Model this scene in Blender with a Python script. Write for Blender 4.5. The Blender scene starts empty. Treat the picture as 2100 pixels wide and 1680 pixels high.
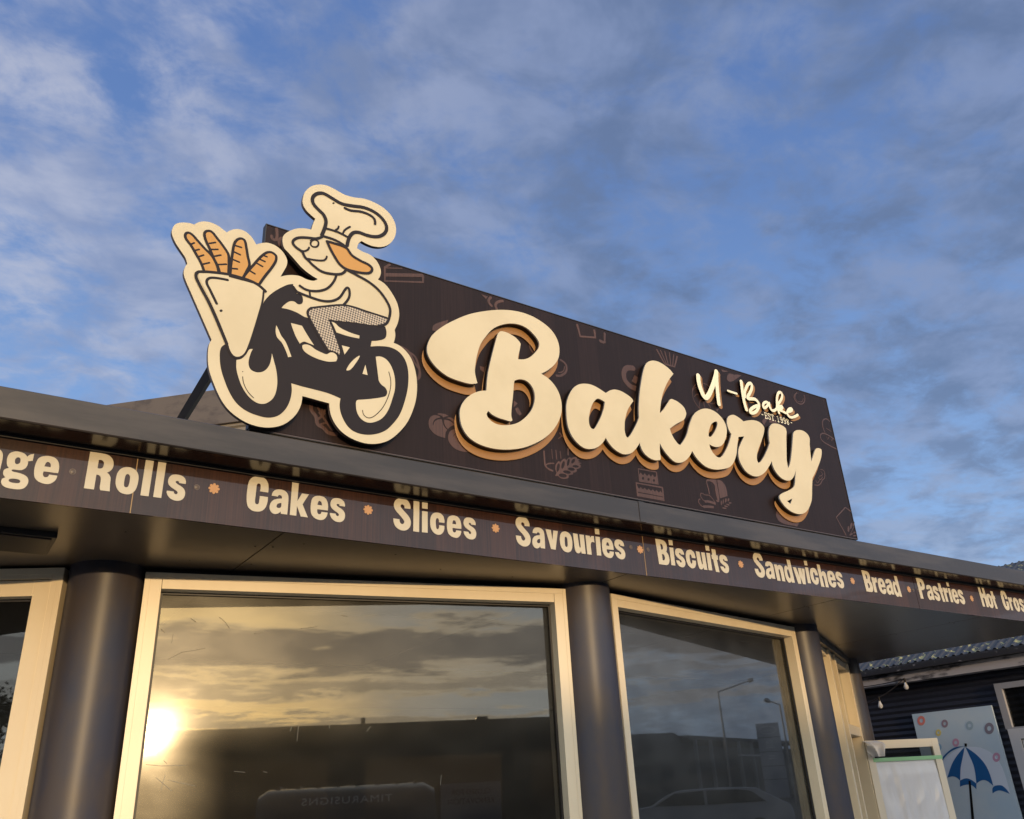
import bpy, math, random
import numpy as np
from mathutils import Matrix, Vector, noise
R=math.radians
S=bpy.context.scene
COL=S.collection
# ------------------------------------------------------------------ camera
EYE=1.6; FPX=1734.0; CX,CY=1050.0,840.0
def _ray(x,y):
    v=np.array([x-CX,y-CY,FPX]); return v/np.linalg.norm(v)
_up=_ray(843,-2950.); _r=_ray(3820,1482.); _r=_r-_r.dot(_up)*_up; _r/=np.linalg.norm(_r)
_n=np.cross(_r,_up)
if _n[2]<0: _n=-_n
M=np.array([_r,_n,_up])
cd=bpy.data.cameras.new('camera'); cam=bpy.data.objects.new('camera',cd); COL.objects.link(cam)
cd.sensor_width=36; cd.sensor_fit='HORIZONTAL'; cd.lens=36*FPX/2100; cd.clip_start=.05; cd.clip_end=3000
mx=Matrix.Identity(4)
for i in range(3):
    mx[i][0]=M[i][0]; mx[i][1]=-M[i][1]; mx[i][2]=-M[i][2]
mx[2][3]=EYE
cam.matrix_world=mx; S.camera=cam
# ------------------------------------------------------------------ sky, sun, exposure
SUN_EL=4.42; SUN_AZ=11.4          # azimuth from -Y towards -X
sd=Vector((-math.sin(R(SUN_AZ))*math.cos(R(SUN_EL)),-math.cos(R(SUN_AZ))*math.cos(R(SUN_EL)),math.sin(R(SUN_EL))))
sl=bpy.data.lights.new('sun','SUN'); sl.energy=2.35; sl.angle=R(.5); sl.color=(1,.70,.37)
so=bpy.data.objects.new('sun',sl); COL.objects.link(so); so.rotation_euler=sd.to_track_quat('Z','Y').to_euler()
so.location=(-10,-40,12)
S.view_settings.view_transform='Standard'; S.view_settings.look='None'; S.view_settings.gamma=1; S.view_settings.exposure=0
class NT:
    def __init__(s,tree): s.t=tree; s.n=tree.nodes; s.l=tree.links
    def node(s,ty,**k):
        n=s.n.new(ty)
        for a,b in k.items():
            if a=='ins':
                for i,v in b.items():
                    if isinstance(v,bpy.types.NodeSocket): s.l.new(v,n.inputs[i])
                    else: n.inputs[i].default_value=v
            else: setattr(n,a,b)
        return n
    def math(s,op,a,b=0,c=None,clamp=False):
        d={0:a,1:b}
        if c is not None: d[2]=c
        n=s.node('ShaderNodeMath',operation=op,ins=d); n.use_clamp=clamp; return n.outputs[0]
    def mix(s,f,a,b,bt='MIX'):
        n=s.n.new('ShaderNodeMix'); n.data_type='RGBA'; n.blend_type=bt
        for i,v in ((0,f),(6,a),(7,b)):
            if isinstance(v,bpy.types.NodeSocket): s.l.new(v,n.inputs[i])
            else: n.inputs[i].default_value=v if i==0 or len(v)==4 else (*v,1)
        return n.outputs[2]
    def ramp(s,f,pts):
        n=s.n.new('ShaderNodeValToRGB'); s.l.new(f,n.inputs[0]); e=n.color_ramp.elements
        while len(e)<len(pts): e.new(.5)
        for el,(p,c) in zip(e,pts):
            el.position=p; el.color=(c,c,c,1) if not hasattr(c,'__len__') else (*c,1)
        return n.outputs[0]
    def smooth(s,v,a,b):
        n=s.node('ShaderNodeMapRange',interpolation_type='SMOOTHSTEP',ins={0:v,1:a,2:b,3:0.,4:1.}); return n.outputs[0]
W=bpy.data.worlds.new('World'); S.world=W; W.use_nodes=True
W.node_tree.nodes.clear(); t=NT(W.node_tree)
sky=t.node('ShaderNodeTexSky',sky_type='NISHITA'); sky.sun_disc=False; sky.sun_elevation=R(SUN_EL)
sky.sun_rotation=math.atan2(sd.x,sd.y); sky.altitude=0; sky.air_density=1.0; sky.dust_density=1.6; sky.ozone_density=1.6
co=t.node('ShaderNodeTexCoord').outputs['Generated']
sep=t.node('ShaderNodeSeparateXYZ',ins={0:co}); X,Y,Z=sep.outputs
zz=t.math('ADD',t.math('MAXIMUM',Z,0.0),.16)
pl=t.node('ShaderNodeCombineXYZ',ins={0:t.math('DIVIDE',X,zz),1:t.math('DIVIDE',Y,zz),2:0.}).outputs[0]
mp=t.node('ShaderNodeMapping',ins={0:pl,1:(.35,1.7,0),2:(0,0,R(35)),3:(.95,1.1,1)}).outputs[0]
n1=t.node('ShaderNodeTexNoise',ins={'Vector':mp,'Scale':2.3,'Detail':5.,'Roughness':.5,'Distortion':.2}).outputs[0]
n2=t.node('ShaderNodeTexNoise',ins={'Vector':mp,'Scale':8.5,'Detail':6.,'Roughness':.6,'Distortion':.35}).outputs[0]
n4=t.node('ShaderNodeTexNoise',ins={'Vector':mp,'Scale':22.,'Detail':4.,'Roughness':.6,'Distortion':.2}).outputs[0]
cl=t.math('ADD',t.math('ADD',t.math('MULTIPLY',n1,.42),t.math('MULTIPLY',n2,.42)),t.math('MULTIPLY',n4,.16))
mask=t.smooth(cl,.375,.555)
sunside=t.math('ADD',t.math('ADD',t.math('MULTIPLY',X,sd.x),t.math('MULTIPLY',Y,sd.y)),t.math('MULTIPLY',Z,sd.z))
ss=t.smooth(sunside,.2,1.)
blue=t.mix(t.smooth(Z,.05,.75),(.40,.68,1.25),(.150,.285,.72))       # clear air away from the sun
grey=t.mix(t.smooth(sunside,.35,.97),(.62,.85,1.2),(1.22,1.3,1.36))
grey=t.mix(t.smooth(Z,.36,.06),grey,(1.5,1.65,1.75))
grey=t.mix(t.math('MULTIPLY',t.smooth(X,.45,.9),.8),grey,(.95,1.3,1.85))
skyc=t.mix(t.smooth(sunside,-.1,.55),blue,grey)
skyc=t.mix(t.math('MULTIPLY',t.smooth(sunside,.93,.997),.5),skyc,(2.8,2.1,1.1))
skyc=t.mix(t.math('MULTIPLY',t.smooth(sunside,.965,1.),.9),skyc,(6.5,4.2,1.5))
skyc=t.mix(t.math('SUBTRACT',.12,t.math('MULTIPLY',t.smooth(sunside,.2,.8),.075)),skyc,sky.outputs[0])
# thin high cloud, grey-violet away from the sun
n5=t.node('ShaderNodeTexNoise',ins={'Vector':t.node('ShaderNodeMapping',ins={0:mp,1:(4.1,7.7,0)}).outputs[0],'Scale':5.6,'Detail':5.,'Roughness':.56,'Distortion':.3}).outputs[0]
sh=t.smooth(n5,.36,.66)
cl_l=t.mix(sh,(.46,.56,.86),(.86,.90,1.08)); cl_r=t.mix(sh,(.215,.30,.50),(.40,.51,.80))
ccol=t.mix(t.smooth(X,-.1,.62),cl_l,cl_r)
ccol=t.mix(t.math('MULTIPLY',t.smooth(Z,.40,.12),.55),ccol,t.mix(sh,(.42,.55,.84),(.78,.93,1.18)))
ccol=t.mix(t.smooth(sunside,.0,.6),ccol,(.60,.60,.62))
hi=t.mix(t.math('MULTIPLY',mask,t.math('SUBTRACT',.74,t.math('MULTIPLY',t.smooth(sunside,.3,.8),.55))),skyc,ccol)
# low banded cloud on the sunset side
az=t.math('ARCTAN2',X,t.math('MULTIPLY',Y,-1.))
bv=t.node('ShaderNodeCombineXYZ',ins={0:t.math('MULTIPLY',az,9.),1:t.math('MULTIPLY',Z,60.),2:3.2}).outputs[0]
n3=t.node('ShaderNodeTexNoise',ins={'Vector':bv,'Scale':.8,'Detail':10.,'Roughness':.68,'Distortion':.2}).outputs[0]
front=t.smooth(t.math('MULTIPLY',Y,-1.),.0,.3)
near=t.math('ADD',.12,t.math('MULTIPLY',t.smooth(sunside,.80,1.),.6))
lowc=hi
for zc,th,op in((.158,.026,.85),(.118,.010,.45),(.085,.006,.4)):
    wz=t.math('ADD',t.math('SUBTRACT',Z,zc),t.math('MULTIPLY',t.math('SUBTRACT',n3,.5),.095))
    bf=t.math('SUBTRACT',1.,t.math('DIVIDE',t.math('ABSOLUTE',wz),th))
    e_=t.math('MULTIPLY',t.smooth(bf,-.35,.15),front); c_=t.math('MULTIPLY',t.smooth(bf,.0,.45),front)
    lowc=t.mix(t.math('MULTIPLY',e_,near),lowc,(2.9,2.2,1.3)); lowc=t.mix(t.math('MULTIPLY',c_,op),lowc,(.50,.47,.47))
boost=t.math('ADD',1.,t.math('MULTIPLY',t.smooth(sunside,.0,.6),1.25))
lowc=t.mix(1.,lowc,t.node('ShaderNodeCombineXYZ',ins={0:boost,1:boost,2:boost}).outputs[0],'MULTIPLY')
below=t.smooth(Z,-.02,.0)
fin=t.mix(below,(.25,.22,.2),lowc)
bg=t.node('ShaderNodeBackground',ins={0:fin,1:.62})
SKY_BG=bg
# node strengths: the Nishita texture goes into the same Background
ow=t.node('ShaderNodeOutputWorld',ins={0:bg.outputs[0]})
S.cycles.max_bounces=8; S.cycles.glossy_bounces=5; S.cycles.transparent_max_bounces=12
S.cycles.sample_clamp_indirect=6
# ------------------------------------------------------------------ helpers
def wd(x,y): return M@_ray(x,y)
E0=np.array([0,0,EYE])
def onY(x,y,Yp): d=wd(x,y); return d*(Yp/d[1])+E0
def onX(x,y,Xp): d=wd(x,y); return d*(Xp/d[0])+E0
def onZ(x,y,Zp): d=wd(x,y); return d*((Zp-EYE)/d[2])+E0
def tag(o,label=None,cat=None,group=None,kind=None):
    for k,v in (('label',label),('category',cat),('group',group),('kind',kind)):
        if v: o[k]=v
    return o
def empty(name,loc=(0,0,0),label=None,cat=None,group=None):
    o=bpy.data.objects.new(name,None); COL.objects.link(o); o.location=loc; return tag(o,label,cat,group)
def setpar(o,p):
    if p is None: return
    o.parent=p
    q=p; off=Vector((0,0,0))
    while q: off+=q.location; q=q.parent
    o.location=o.location-off
class MB:
    """collects vertices and faces, then links ONE mesh object"""
    def __init__(s): s.v=[]; s.f=[]; s.m=[]
    def add(s,vs,fs,mi=0):
        b=len(s.v); s.v+= [tuple(map(float,p)) for p in vs]; s.f+=[tuple(i+b for i in f) for f in fs]; s.m+=[mi]*len(fs)
    def box(s,x0,x1,y0,y1,z0,z1,mi=0,mat=None):
        vs=[(x,y,z) for x in(x0,x1) for y in(y0,y1) for z in(z0,z1)]
        if mat is not None: vs=[mat@Vector(v) for v in vs]
        s.add(vs,[(0,1,3,2),(4,6,7,5),(0,4,5,1),(2,3,7,6),(0,2,6,4),(1,5,7,3)],mi)
    def tube(s,pts,rad,n=10,mi=0):
        pts=[Vector(p) for p in pts]; b=len(s.v); rs=rad if hasattr(rad,'__len__') else [rad]*len(pts)
        for i,p in enumerate(pts):
            d=(pts[min(i+1,len(pts)-1)]-pts[max(i-1,0)]).normalized()
            a=d.orthogonal().normalized() if abs(d.z)>.9 else d.cross(Vector((0,0,1))).normalized()
            c=d.cross(a)
            for k in range(n):
                th=2*math.pi*k/n; s.v.append(tuple(p+(a*math.cos(th)+c*math.sin(th))*rs[i]))
        for i in range(len(pts)-1):
            for k in range(n):
                s.f.append((b+i*n+k,b+i*n+(k+1)%n,b+(i+1)*n+(k+1)%n,b+(i+1)*n+k)); s.m.append(mi)
        s.f.append(tuple(b+k for k in range(n))[::-1]); s.m.append(mi)
        e=b+(len(pts)-1)*n; s.f.append(tuple(e+k for k in range(n))); s.m.append(mi)
    def build(s,name,mats,parent=None,smooth=False,bevel=0,label=None):
        me=bpy.data.meshes.new(name); me.from_pydata(s.v,[],s.f)
        for m in (mats if isinstance(mats,(list,tuple)) else [mats]): me.materials.append(m)
        if max(s.m,default=0)>0:
            for p,i in zip(me.polygons,s.m): p.material_index=i
        if smooth:
            for p in me.polygons: p.use_smooth=True
            me.set_sharp_from_angle(angle=R(40))
        o=bpy.data.objects.new(name,me); COL.objects.link(o); setpar(o,parent)
        if bevel:
            b=o.modifiers.new('b','BEVEL'); b.width=bevel; b.segments=2; b.limit_method='ANGLE'
        if label: o['label']=label
        return o
# ---- outlines
def parse(st):
    out=[]
    for tok in st.split():
        c=tok.endswith('!'); a,b=tok.rstrip('!').split(','); out.append((float(a),float(b),c))
    return out
def crop(ox,oy,s): return lambda st:[(ox+a/s,oy+b/s,c) for a,b,c in parse(st)]
def smooth_path(P,closed=True,seg=5):
    n=len(P); V=[Vector((p[0],p[1])) for p in P]; C=[p[2] for p in P]; out=[]
    rng=n if closed else n-1
    def tan(i):
        if not closed and i in(0,n-1): return None
        if C[i]: return None
        d=V[(i+1)%n]-V[i-1]; return d.normalized() if d.length>0 else None
    for i in range(rng):
        a,b=V[i],V[(i+1)%n]; L=(b-a).length; ta,tb=tan(i),tan((i+1)%n)
        if ta is None and tb is None: out.append(a); continue
        if ta is None: mb=tb*L; ma=1.5*(b-a)-.5*mb
        elif tb is None: ma=ta*L; mb=1.5*(b-a)-.5*ma
        else: ma=ta*L; mb=tb*L
        for k in range(seg):
            u=k/seg; u2=u*u; u3=u2*u
            out.append(a*(2*u3-3*u2+1)+ma*(u3-2*u2+u)+b*(-2*u3+3*u2)+mb*(u3-u2))
    if not closed: out.append(V[-1])
    return [(p.x,p.y) for p in out]
def toY(P,Yp): return [(lambda q:(q[0],q[2],p[2] if len(p)>2 else False))(onY(p[0],p[1],Yp)) for p in P]
def toXp(P,Xp): return [(lambda q:(-q[1],q[2],p[2] if len(p)>2 else False))(onX(p[0],p[1],Xp)) for p in P]
def fillmesh(loops,ext=0.,bevel=0.,offset=0.):
    """loops of 2D points (already sampled) -> (verts,faces) from a filled 2D curve"""
    cu=bpy.data.curves.new('c','CURVE'); cu.dimensions='2D'; cu.fill_mode='BOTH' if (ext or bevel) else 'FRONT'
    for lp in loops:
        sp=cu.splines.new('POLY'); sp.points.add(len(lp)-1)
        for q,p in zip(sp.points,lp): q.co=(p[0],p[1],0,1)
        sp.use_cyclic_u=True
    cu.extrude=ext; cu.bevel_depth=bevel; cu.bevel_resolution=1; cu.offset=offset
    ob=bpy.data.objects.new('c',cu); COL.objects.link(ob); dg=bpy.context.evaluated_depsgraph_get(); dg.update()
    me=bpy.data.meshes.new_from_object(ob.evaluated_get(dg))
    v=[tuple(x.co) for x in me.vertices]; f=[tuple(p.vertices) for p in me.polygons]
    bpy.data.objects.remove(ob); bpy.data.curves.remove(cu); bpy.data.meshes.remove(me)
    return v,f
def area(l): return sum(l[i-1][0]*l[i][1]-l[i][0]*l[i-1][1] for i in range(len(l)))/2
def orient(loops):
    out=[]
    for i,l in enumerate(loops):
        a=area(l)
        if (i==0)!=(a>0): l=l[::-1]
        out.append(l)
    return out
def Ymap(v,Yf): return [(x,Yf-z,y) for x,y,z in v]            # front faces -Y
def Xmap(v,Xf): return [(Xf-z,-x,y) for x,y,z in v]           # front faces -X
def fillY(mb,loops,Yf,thick=0.,bevel=0.,offset=0.,mi=0,mp=Ymap):
    v,f=fillmesh(orient(loops),ext=thick/2,bevel=bevel,offset=offset)
    v=[(a,b,c-thick/2) for a,b,c in v]; mb.add(mp(v,Yf),f,mi)
def strokeY(mb,pts,wid,Yf,flat=.12,mp=Ymap,closed=False,mi=0):
    """flattened tube that follows pts (2D): a painted line with real thickness"""
    r=wid/2; P=[Vector(p) for p in pts]; rs=[r]*len(P)
    if not closed:
        Q=[];rr=[]
        a=(P[0]-P[1]).normalized(); b=(P[-1]-P[-2]).normalized()
        for u,k in((.95,.3),(.7,.71),(.3,.95)): Q.append(P[0]+a*r*u); rr.append(r*k)
        Q+=P; rr+=rs
        for u,k in((.3,.95),(.7,.71),(.95,.3)): Q.append(P[-1]+b*r*u); rr.append(r*k)
        P,rs=Q,rr
    cu=bpy.data.curves.new('c','CURVE'); cu.dimensions='3D'; cu.bevel_depth=1; cu.bevel_resolution=2; cu.use_fill_caps=True
    sp=cu.splines.new('POLY'); sp.points.add(len(P)-1)
    for q,p,k in zip(sp.points,P,rs): q.co=(p.x,p.y,0,1); q.radius=k
    sp.use_cyclic_u=closed
    ob=bpy.data.objects.new('c',cu); COL.objects.link(ob); dg=bpy.context.evaluated_depsgraph_get(); dg.update()
    me=bpy.data.meshes.new_from_object(ob.evaluated_get(dg))
    v=[(x.co.x,x.co.y,x.co.z*flat) for x in me.vertices]; f=[tuple(p.vertices) for p in me.polygons]
    bpy.data.objects.remove(ob); bpy.data.curves.remove(cu); bpy.data.meshes.remove(me)
    mb.add(mp(v,Yf),f,mi)
def ell(cx,cy,rx,ry,a=0,n=16):
    return [(cx+rx*math.cos(th)*math.cos(a)-ry*math.sin(th)*math.sin(a),cy+rx*math.cos(th)*math.sin(a)+ry*math.sin(th)*math.cos(a),False) for th in [2*math.pi*k/n for k in range(n)]]
# ------------------------------------------------------------------ materials
def mat(name,col,rough=.6,metal=0.,coat=0.,coatr=.05,spec=.5,nz=None,bump=0.,bscale=60.,em=None):
    m=bpy.data.materials.new(name); m.use_nodes=True; t=NT(m.node_tree); p=t.n['Principled BSDF']
    p.inputs['Roughness'].default_value=rough; p.inputs['Metallic'].default_value=metal
    p.inputs['Coat Weight'].default_value=coat; p.inputs['Coat Roughness'].default_value=coatr
    p.inputs['Specular IOR Level'].default_value=spec
    tc=t.node('ShaderNodeTexCoord').outputs['Object']
    if nz:                      # (other colour, scale xyz, contrast lo, hi)
        mpn=t.node('ShaderNodeMapping',ins={0:tc,3:nz[1]}).outputs[0]
        nn=t.node('ShaderNodeTexNoise',ins={'Vector':mpn,'Scale':1.,'Detail':6.,'Roughness':.6}).outputs[0]
        f=t.smooth(nn,nz[2],nz[3]); t.l.new(t.mix(f,col,nz[0]),p.inputs['Base Color'])
    else: p.inputs['Base Color'].default_value=(*col,1)
    if bump:
        nn=t.node('ShaderNodeTexNoise',ins={'Vector':tc,'Scale':bscale,'Detail':3.}).outputs[0]
        b=t.node('ShaderNodeBump',ins={'Strength':bump,'Distance':.01,'Height':nn}); t.l.new(b.outputs[0],p.inputs['Normal'])
    return m
def wood_mat(name,c1,c2,rough,coat,coatr):
    m=bpy.data.materials.new(name); m.use_nodes=True; t=NT(m.node_tree); p=t.n['Principled BSDF']
    geo=t.node('ShaderNodeNewGeometry').outputs['Position']
    a=t.node('ShaderNodeMapping',ins={0:geo,3:(90,1,1.6)}).outputs[0]
    n1=t.node('ShaderNodeTexNoise',ins={'Vector':a,'Scale':1.,'Detail':5.,'Roughness':.65,'Distortion':.15}).outputs[0]
    b=t.node('ShaderNodeMapping',ins={0:geo,3:(5.2,1,.35)}).outputs[0]
    n2=t.node('ShaderNodeTexNoise',ins={'Vector':b,'Scale':1.,'Detail':2.}).outputs[0]
    # boards about 0.19 m wide
    sx=t.node('ShaderNodeSeparateXYZ',ins={0:geo}).outputs[0]
    fr=t.math('FRACT',t.math('DIVIDE',sx,.185)); ln=t.math('LESS_THAN',t.math('ABSOLUTE',t.math('SUBTRACT',fr,.5)),.006)
    wn=t.node('ShaderNodeTexWhiteNoise',noise_dimensions='1D',ins={'W':t.math('FLOOR',t.math('DIVIDE',t.math('ADD',sx,.0925),.185))}).outputs[0]
    f=t.math('ADD',t.math('MULTIPLY',t.smooth(n1,.25,.75),.42),t.math('ADD',t.math('MULTIPLY',n2,.25),t.math('MULTIPLY',wn,.3)))
    c=t.mix(t.smooth(f,.25,.95),c1,c2); c=t.mix(t.math('MULTIPLY',ln,.6),c,tuple(q*.35 for q in c1))
    t.l.new(c,p.inputs['Base Color']); p.inputs['Roughness'].default_value=rough; p.inputs['Specular IOR Level'].default_value=.15
    p.inputs['Coat Weight'].default_value=coat; p.inputs['Coat Roughness'].default_value=coatr; p.inputs['Coat IOR'].default_value=1.5 if coat<.4 else 1.6
    return m
MT={}
MT['cream']=mat('cream_paint',(.60,.525,.365),.45,spec=.3,nz=((.55,.475,.32),(2.2,2.2,2.2),.35,.7))
MT['pale']=mat('pale_cream_letter',(.78,.74,.56),.45,spec=.3)
MT['cream2']=mat('cream_vinyl',(.56,.50,.37),.3,spec=.3,coat=.35,coatr=.06)
MT['dark']=mat('dark_vinyl',(.017,.0125,.014),.5,spec=.18)
MT['orange']=mat('orange_vinyl',(.50,.265,.075),.45,spec=.3)
MT['lorange']=mat('orange_letter_backing',(.32,.165,.06),.45,spec=.3)
MT['silver']=mat('brushed_return',(.33,.32,.31),.4,metal=.3)
MT['black']=mat('black_return',(.010,.007,.006),.5,spec=.2)
MT['wood']=wood_mat('dark_wood_print',(.0135,.007,.0065),(.0245,.013,.012),.5,.04,.15)
MT['woodf']=wood_mat('brown_wood_print',(.022,.009,.006),(.058,.022,.012),.4,.42,.025)
MT['print']=wood_mat('brown_printed_icon',(.062,.032,.025),(.102,.050,.037),.5,.25,.15)
MT['star']=mat('orange_star_vinyl',(.52,.27,.10),.3,spec=.3,coat=.3)
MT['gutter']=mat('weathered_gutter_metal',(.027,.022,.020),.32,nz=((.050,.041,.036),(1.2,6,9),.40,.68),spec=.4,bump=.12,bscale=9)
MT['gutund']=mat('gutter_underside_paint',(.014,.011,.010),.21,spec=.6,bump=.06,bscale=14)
MT['soffit']=mat('soffit_paint',(.082,.061,.041),.32,nz=((.095,.072,.050),(2,2,2),.35,.7),spec=.7,bump=.05,bscale=5)
MT['column']=mat('navy_column_paint',(.034,.034,.050),.42,spec=.42,nz=((.056,.044,.040),(2.5,2.5,1.2),.42,.62),bump=.03,bscale=160)
MT['frame']=mat('cream_aluminium',(.72,.61,.43),.36,nz=((.69,.57,.39),(3,3,1),.4,.7),spec=.5)
MT['dframe']=mat('pale_cream_door_frame',(.66,.59,.47),.36)
MT['gasket']=mat('dark_gasket',(.02,.018,.018),.5)
MT['navy']=mat('navy_corrugated_wall',(.022,.024,.036),.45)
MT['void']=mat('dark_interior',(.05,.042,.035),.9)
MT['roofd']=mat('dark_roofing',(.05,.048,.05),.6)
MT['steel']=mat('dark_steel',(.018,.018,.022),.4)
MT['asphalt']=mat('asphalt',(.05,.05,.05),.9,nz=((.065,.063,.06),(4,4,4),.4,.6))
MT['concrete']=mat('concrete',(.26,.25,.23),.85,nz=((.2,.19,.18),(2,2,2),.4,.6))
def glass_mat(name,fac,dust,tint=.5):
    m=bpy.data.materials.new(name); m.use_nodes=True; t=NT(m.node_tree); t.n.remove(t.n['Principled BSDF'])
    out=t.n['Material Output']
    tr=t.node('ShaderNodeBsdfTransparent',ins={0:(tint,tint*.98,tint*.92,1)})
    gl=t.node('ShaderNodeBsdfAnisotropic',ins={0:(.96,.98,.97,1),'Roughness':.012}) if False else t.node('ShaderNodeBsdfGlossy',ins={0:(.95,.97,.96,1),'Roughness':.015})
    lw=t.node('ShaderNodeFresnel',ins={0:1.5}).outputs[0]
    f=t.math('ADD',t.math('MULTIPLY',lw,1.6),fac,clamp=True)
    m1=t.node('ShaderNodeMixShader',ins={0:f,1:tr.outputs[0],2:gl.outputs[0]})
    tc=t.node('ShaderNodeTexCoord').outputs['Object']
    sm=t.node('ShaderNodeTexNoise',ins={'Vector':t.node('ShaderNodeMapping',ins={0:tc,2:(0,0,0),3:(3,3,6)}).outputs[0],'Scale':1.,'Detail':4.,'Roughness':.5,'Distortion':.2}).outputs[0]
    du=t.math('MULTIPLY',t.math('ADD',.7,t.math('MULTIPLY',t.smooth(sm,.3,.7),.5)),dust)
    g2=t.node('ShaderNodeBsdfGlossy',ins={0:(1,.98,.9,1),'Roughness':.27})
    g3=t.node('ShaderNodeBsdfGlossy',ins={0:(1,.98,.9,1),'Roughness':.10})
    df=t.node('ShaderNodeBsdfDiffuse',ins={0:(.6,.56,.45,1)})
    a=t.node('ShaderNodeMixShader',ins={0:.3,1:g2.outputs[0],2:g3.outputs[0]})
    a2=t.node('ShaderNodeMixShader',ins={0:.28,1:a.outputs[0],2:df.outputs[0]})
    m2=t.node('ShaderNodeMixShader',ins={0:du,1:m1.outputs[0],2:a2.outputs[0]})
    t.l.new(m2.outputs[0],out.inputs[0]); return m
MT['glass']=glass_mat('dusty_window_glass',.0,.029,.45)
MT['glassh']=glass_mat('hazy_window_glass',.0,.09,.55)
MT['glassd']=glass_mat('clean_dark_glass',.0,.01,.45)
def corr_mat(name,col,lich):
    m=mat(name,col,.55); t=NT(m.node_tree); p=t.n['Principled BSDF']
    tc=t.node('ShaderNodeTexCoord').outputs['Object']
    n=t.node('ShaderNodeTexNoise',ins={'Vector':tc,'Scale':9.,'Detail':4.,'Roughness':.6}).outputs[0]
    n2=t.node('ShaderNodeTexNoise',ins={'Vector':tc,'Scale':3.,'Detail':2.}).outputs[0]
    c=t.mix(t.smooth(n,.555,.61),col,lich); c=t.mix(t.smooth(n2,.3,.7),c,tuple(q*1.5 for q in col),'MIX') if False else c
    t.l.new(c,p.inputs['Base Color']); return m
MT['roofn']=corr_mat('lichen_corrugated_roof',(.045,.047,.056),(.30,.28,.13))
# ------------------------------------------------------------------ ground
g=MB(); g.add([(-600,-600,0),(600,-600,0),(600,600,0),(-600,600,0)],[(0,1,2,3)])
tag(g.build('ground',MT['asphalt']),kind='structure')
g=MB(); g.box(-30,30,2.2,30,-.05,.12); tag(g.build('pavement',MT['concrete'],bevel=.01),kind='structure')
# ------------------------------------------------------------------ bakery building
YB=4.145                       # fascia board face
BK=empty('bakery_building',(4,5,0),'single storey bakery shop with dark canopy, round navy columns and cream framed windows','building')
colc=[(-1.896,6.595),(.777,5.233),(3.724,4.615),(6.697,5.185),(9.264,6.592)]
# soffit in panels with open joints
js=[-6,-1.1,1.42,3.76,5.96,8.1,9.78]
m=MB()
for a,b in zip(js[:-1],js[1:]):
    m.box(a+.003,b-.003,YB+.012,5.93,2.9,2.93); m.box(a+.003,b-.003,5.937,8.4,2.9,2.93)
m.build('soffit',MT['soffit'],BK,bevel=.003)
m=MB()
for a in js[1:-1]: m.box(a-.012,a+.012,YB+.02,8.4,2.9325,2.94)
m.box(-6,9.75,YB+.02,8.4,2.945,2.96); m.build('soffit_backing',MT['gasket'],BK)
m=MB(); rs_=random.Random(8)
for a in js[1:-1]:
    for y_ in(4.45,5.1,5.75):
        for dx in(-.045,.045):
            c_=Vector((a+dx+rs_.uniform(-.006,.006),y_+rs_.uniform(-.02,.02),2.9)); m.tube([c_,c_-Vector((0,0,.0022))],.0055,8)
for k in range(26):
    c_=Vector((rs_.uniform(-.8,9),rs_.uniform(4.3,5.6),2.9)); m.tube([c_,c_-Vector((0,0,.0015))],rs_.uniform(.003,.007),7)
m.build('soffit_screws',MT['gasket'],BK)['kind']='stuff'
m=MB(); m.box(-6,9.8,4.13,13,3.20,3.26); m.box(9.74,9.78,YB+.03,8.4,2.96,3.2); m.build('canopy_roof',MT['roofd'],BK)
# gutter
GY=3.955
m=MB()
prof=[(GY,3.199),(GY,3.338),(GY+.006,3.343),(GY+.02,3.343),(GY+.02,3.33),(GY+.012,3.33),(GY+.012,3.21),(4.13,3.21),(4.13,3.193),(GY+.006,3.193)]
def extr(mb,prof,x0,x1,mi=0):
    n=len(prof); mb.add([(x,y,z) for x in(x0,x1) for y,z in prof],[(i,(i+1)%n,n+(i+1)%n,n+i) for i in range(n)]+[tuple(range(n))[::-1],tuple(range(n,2*n))],mi)
extr(m,prof,-5.6,3.786); extr(m,[(y-.0015,z-.001) for y,z in prof],3.789,9.80)
m.add([(3.74,GY-.0035,3.2),(3.788,GY-.0035,3.2),(3.788,GY-.0035,3.341),(3.74,GY-.0035,3.341)],[(0,1,2,3)])
o=m.build('gutter',MT['gutter'],BK)
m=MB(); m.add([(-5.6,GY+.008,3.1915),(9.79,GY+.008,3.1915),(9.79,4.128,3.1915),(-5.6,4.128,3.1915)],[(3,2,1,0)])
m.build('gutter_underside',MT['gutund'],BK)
m=MB(); m.box(-5.6,9.78,YB-.02,YB+.012,3.176,3.1905); m.box(-5.6,9.78,YB+.014,YB+.03,2.905,3.19); m.build('fascia_backing',MT['gasket'],BK)
# columns
for i,(x,y) in enumerate(colc):
    m=MB(); m.tube([(x,y,.12),(x,y,2.905)],.198,64); m.build('column',MT['column'],BK,smooth=True)
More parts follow.
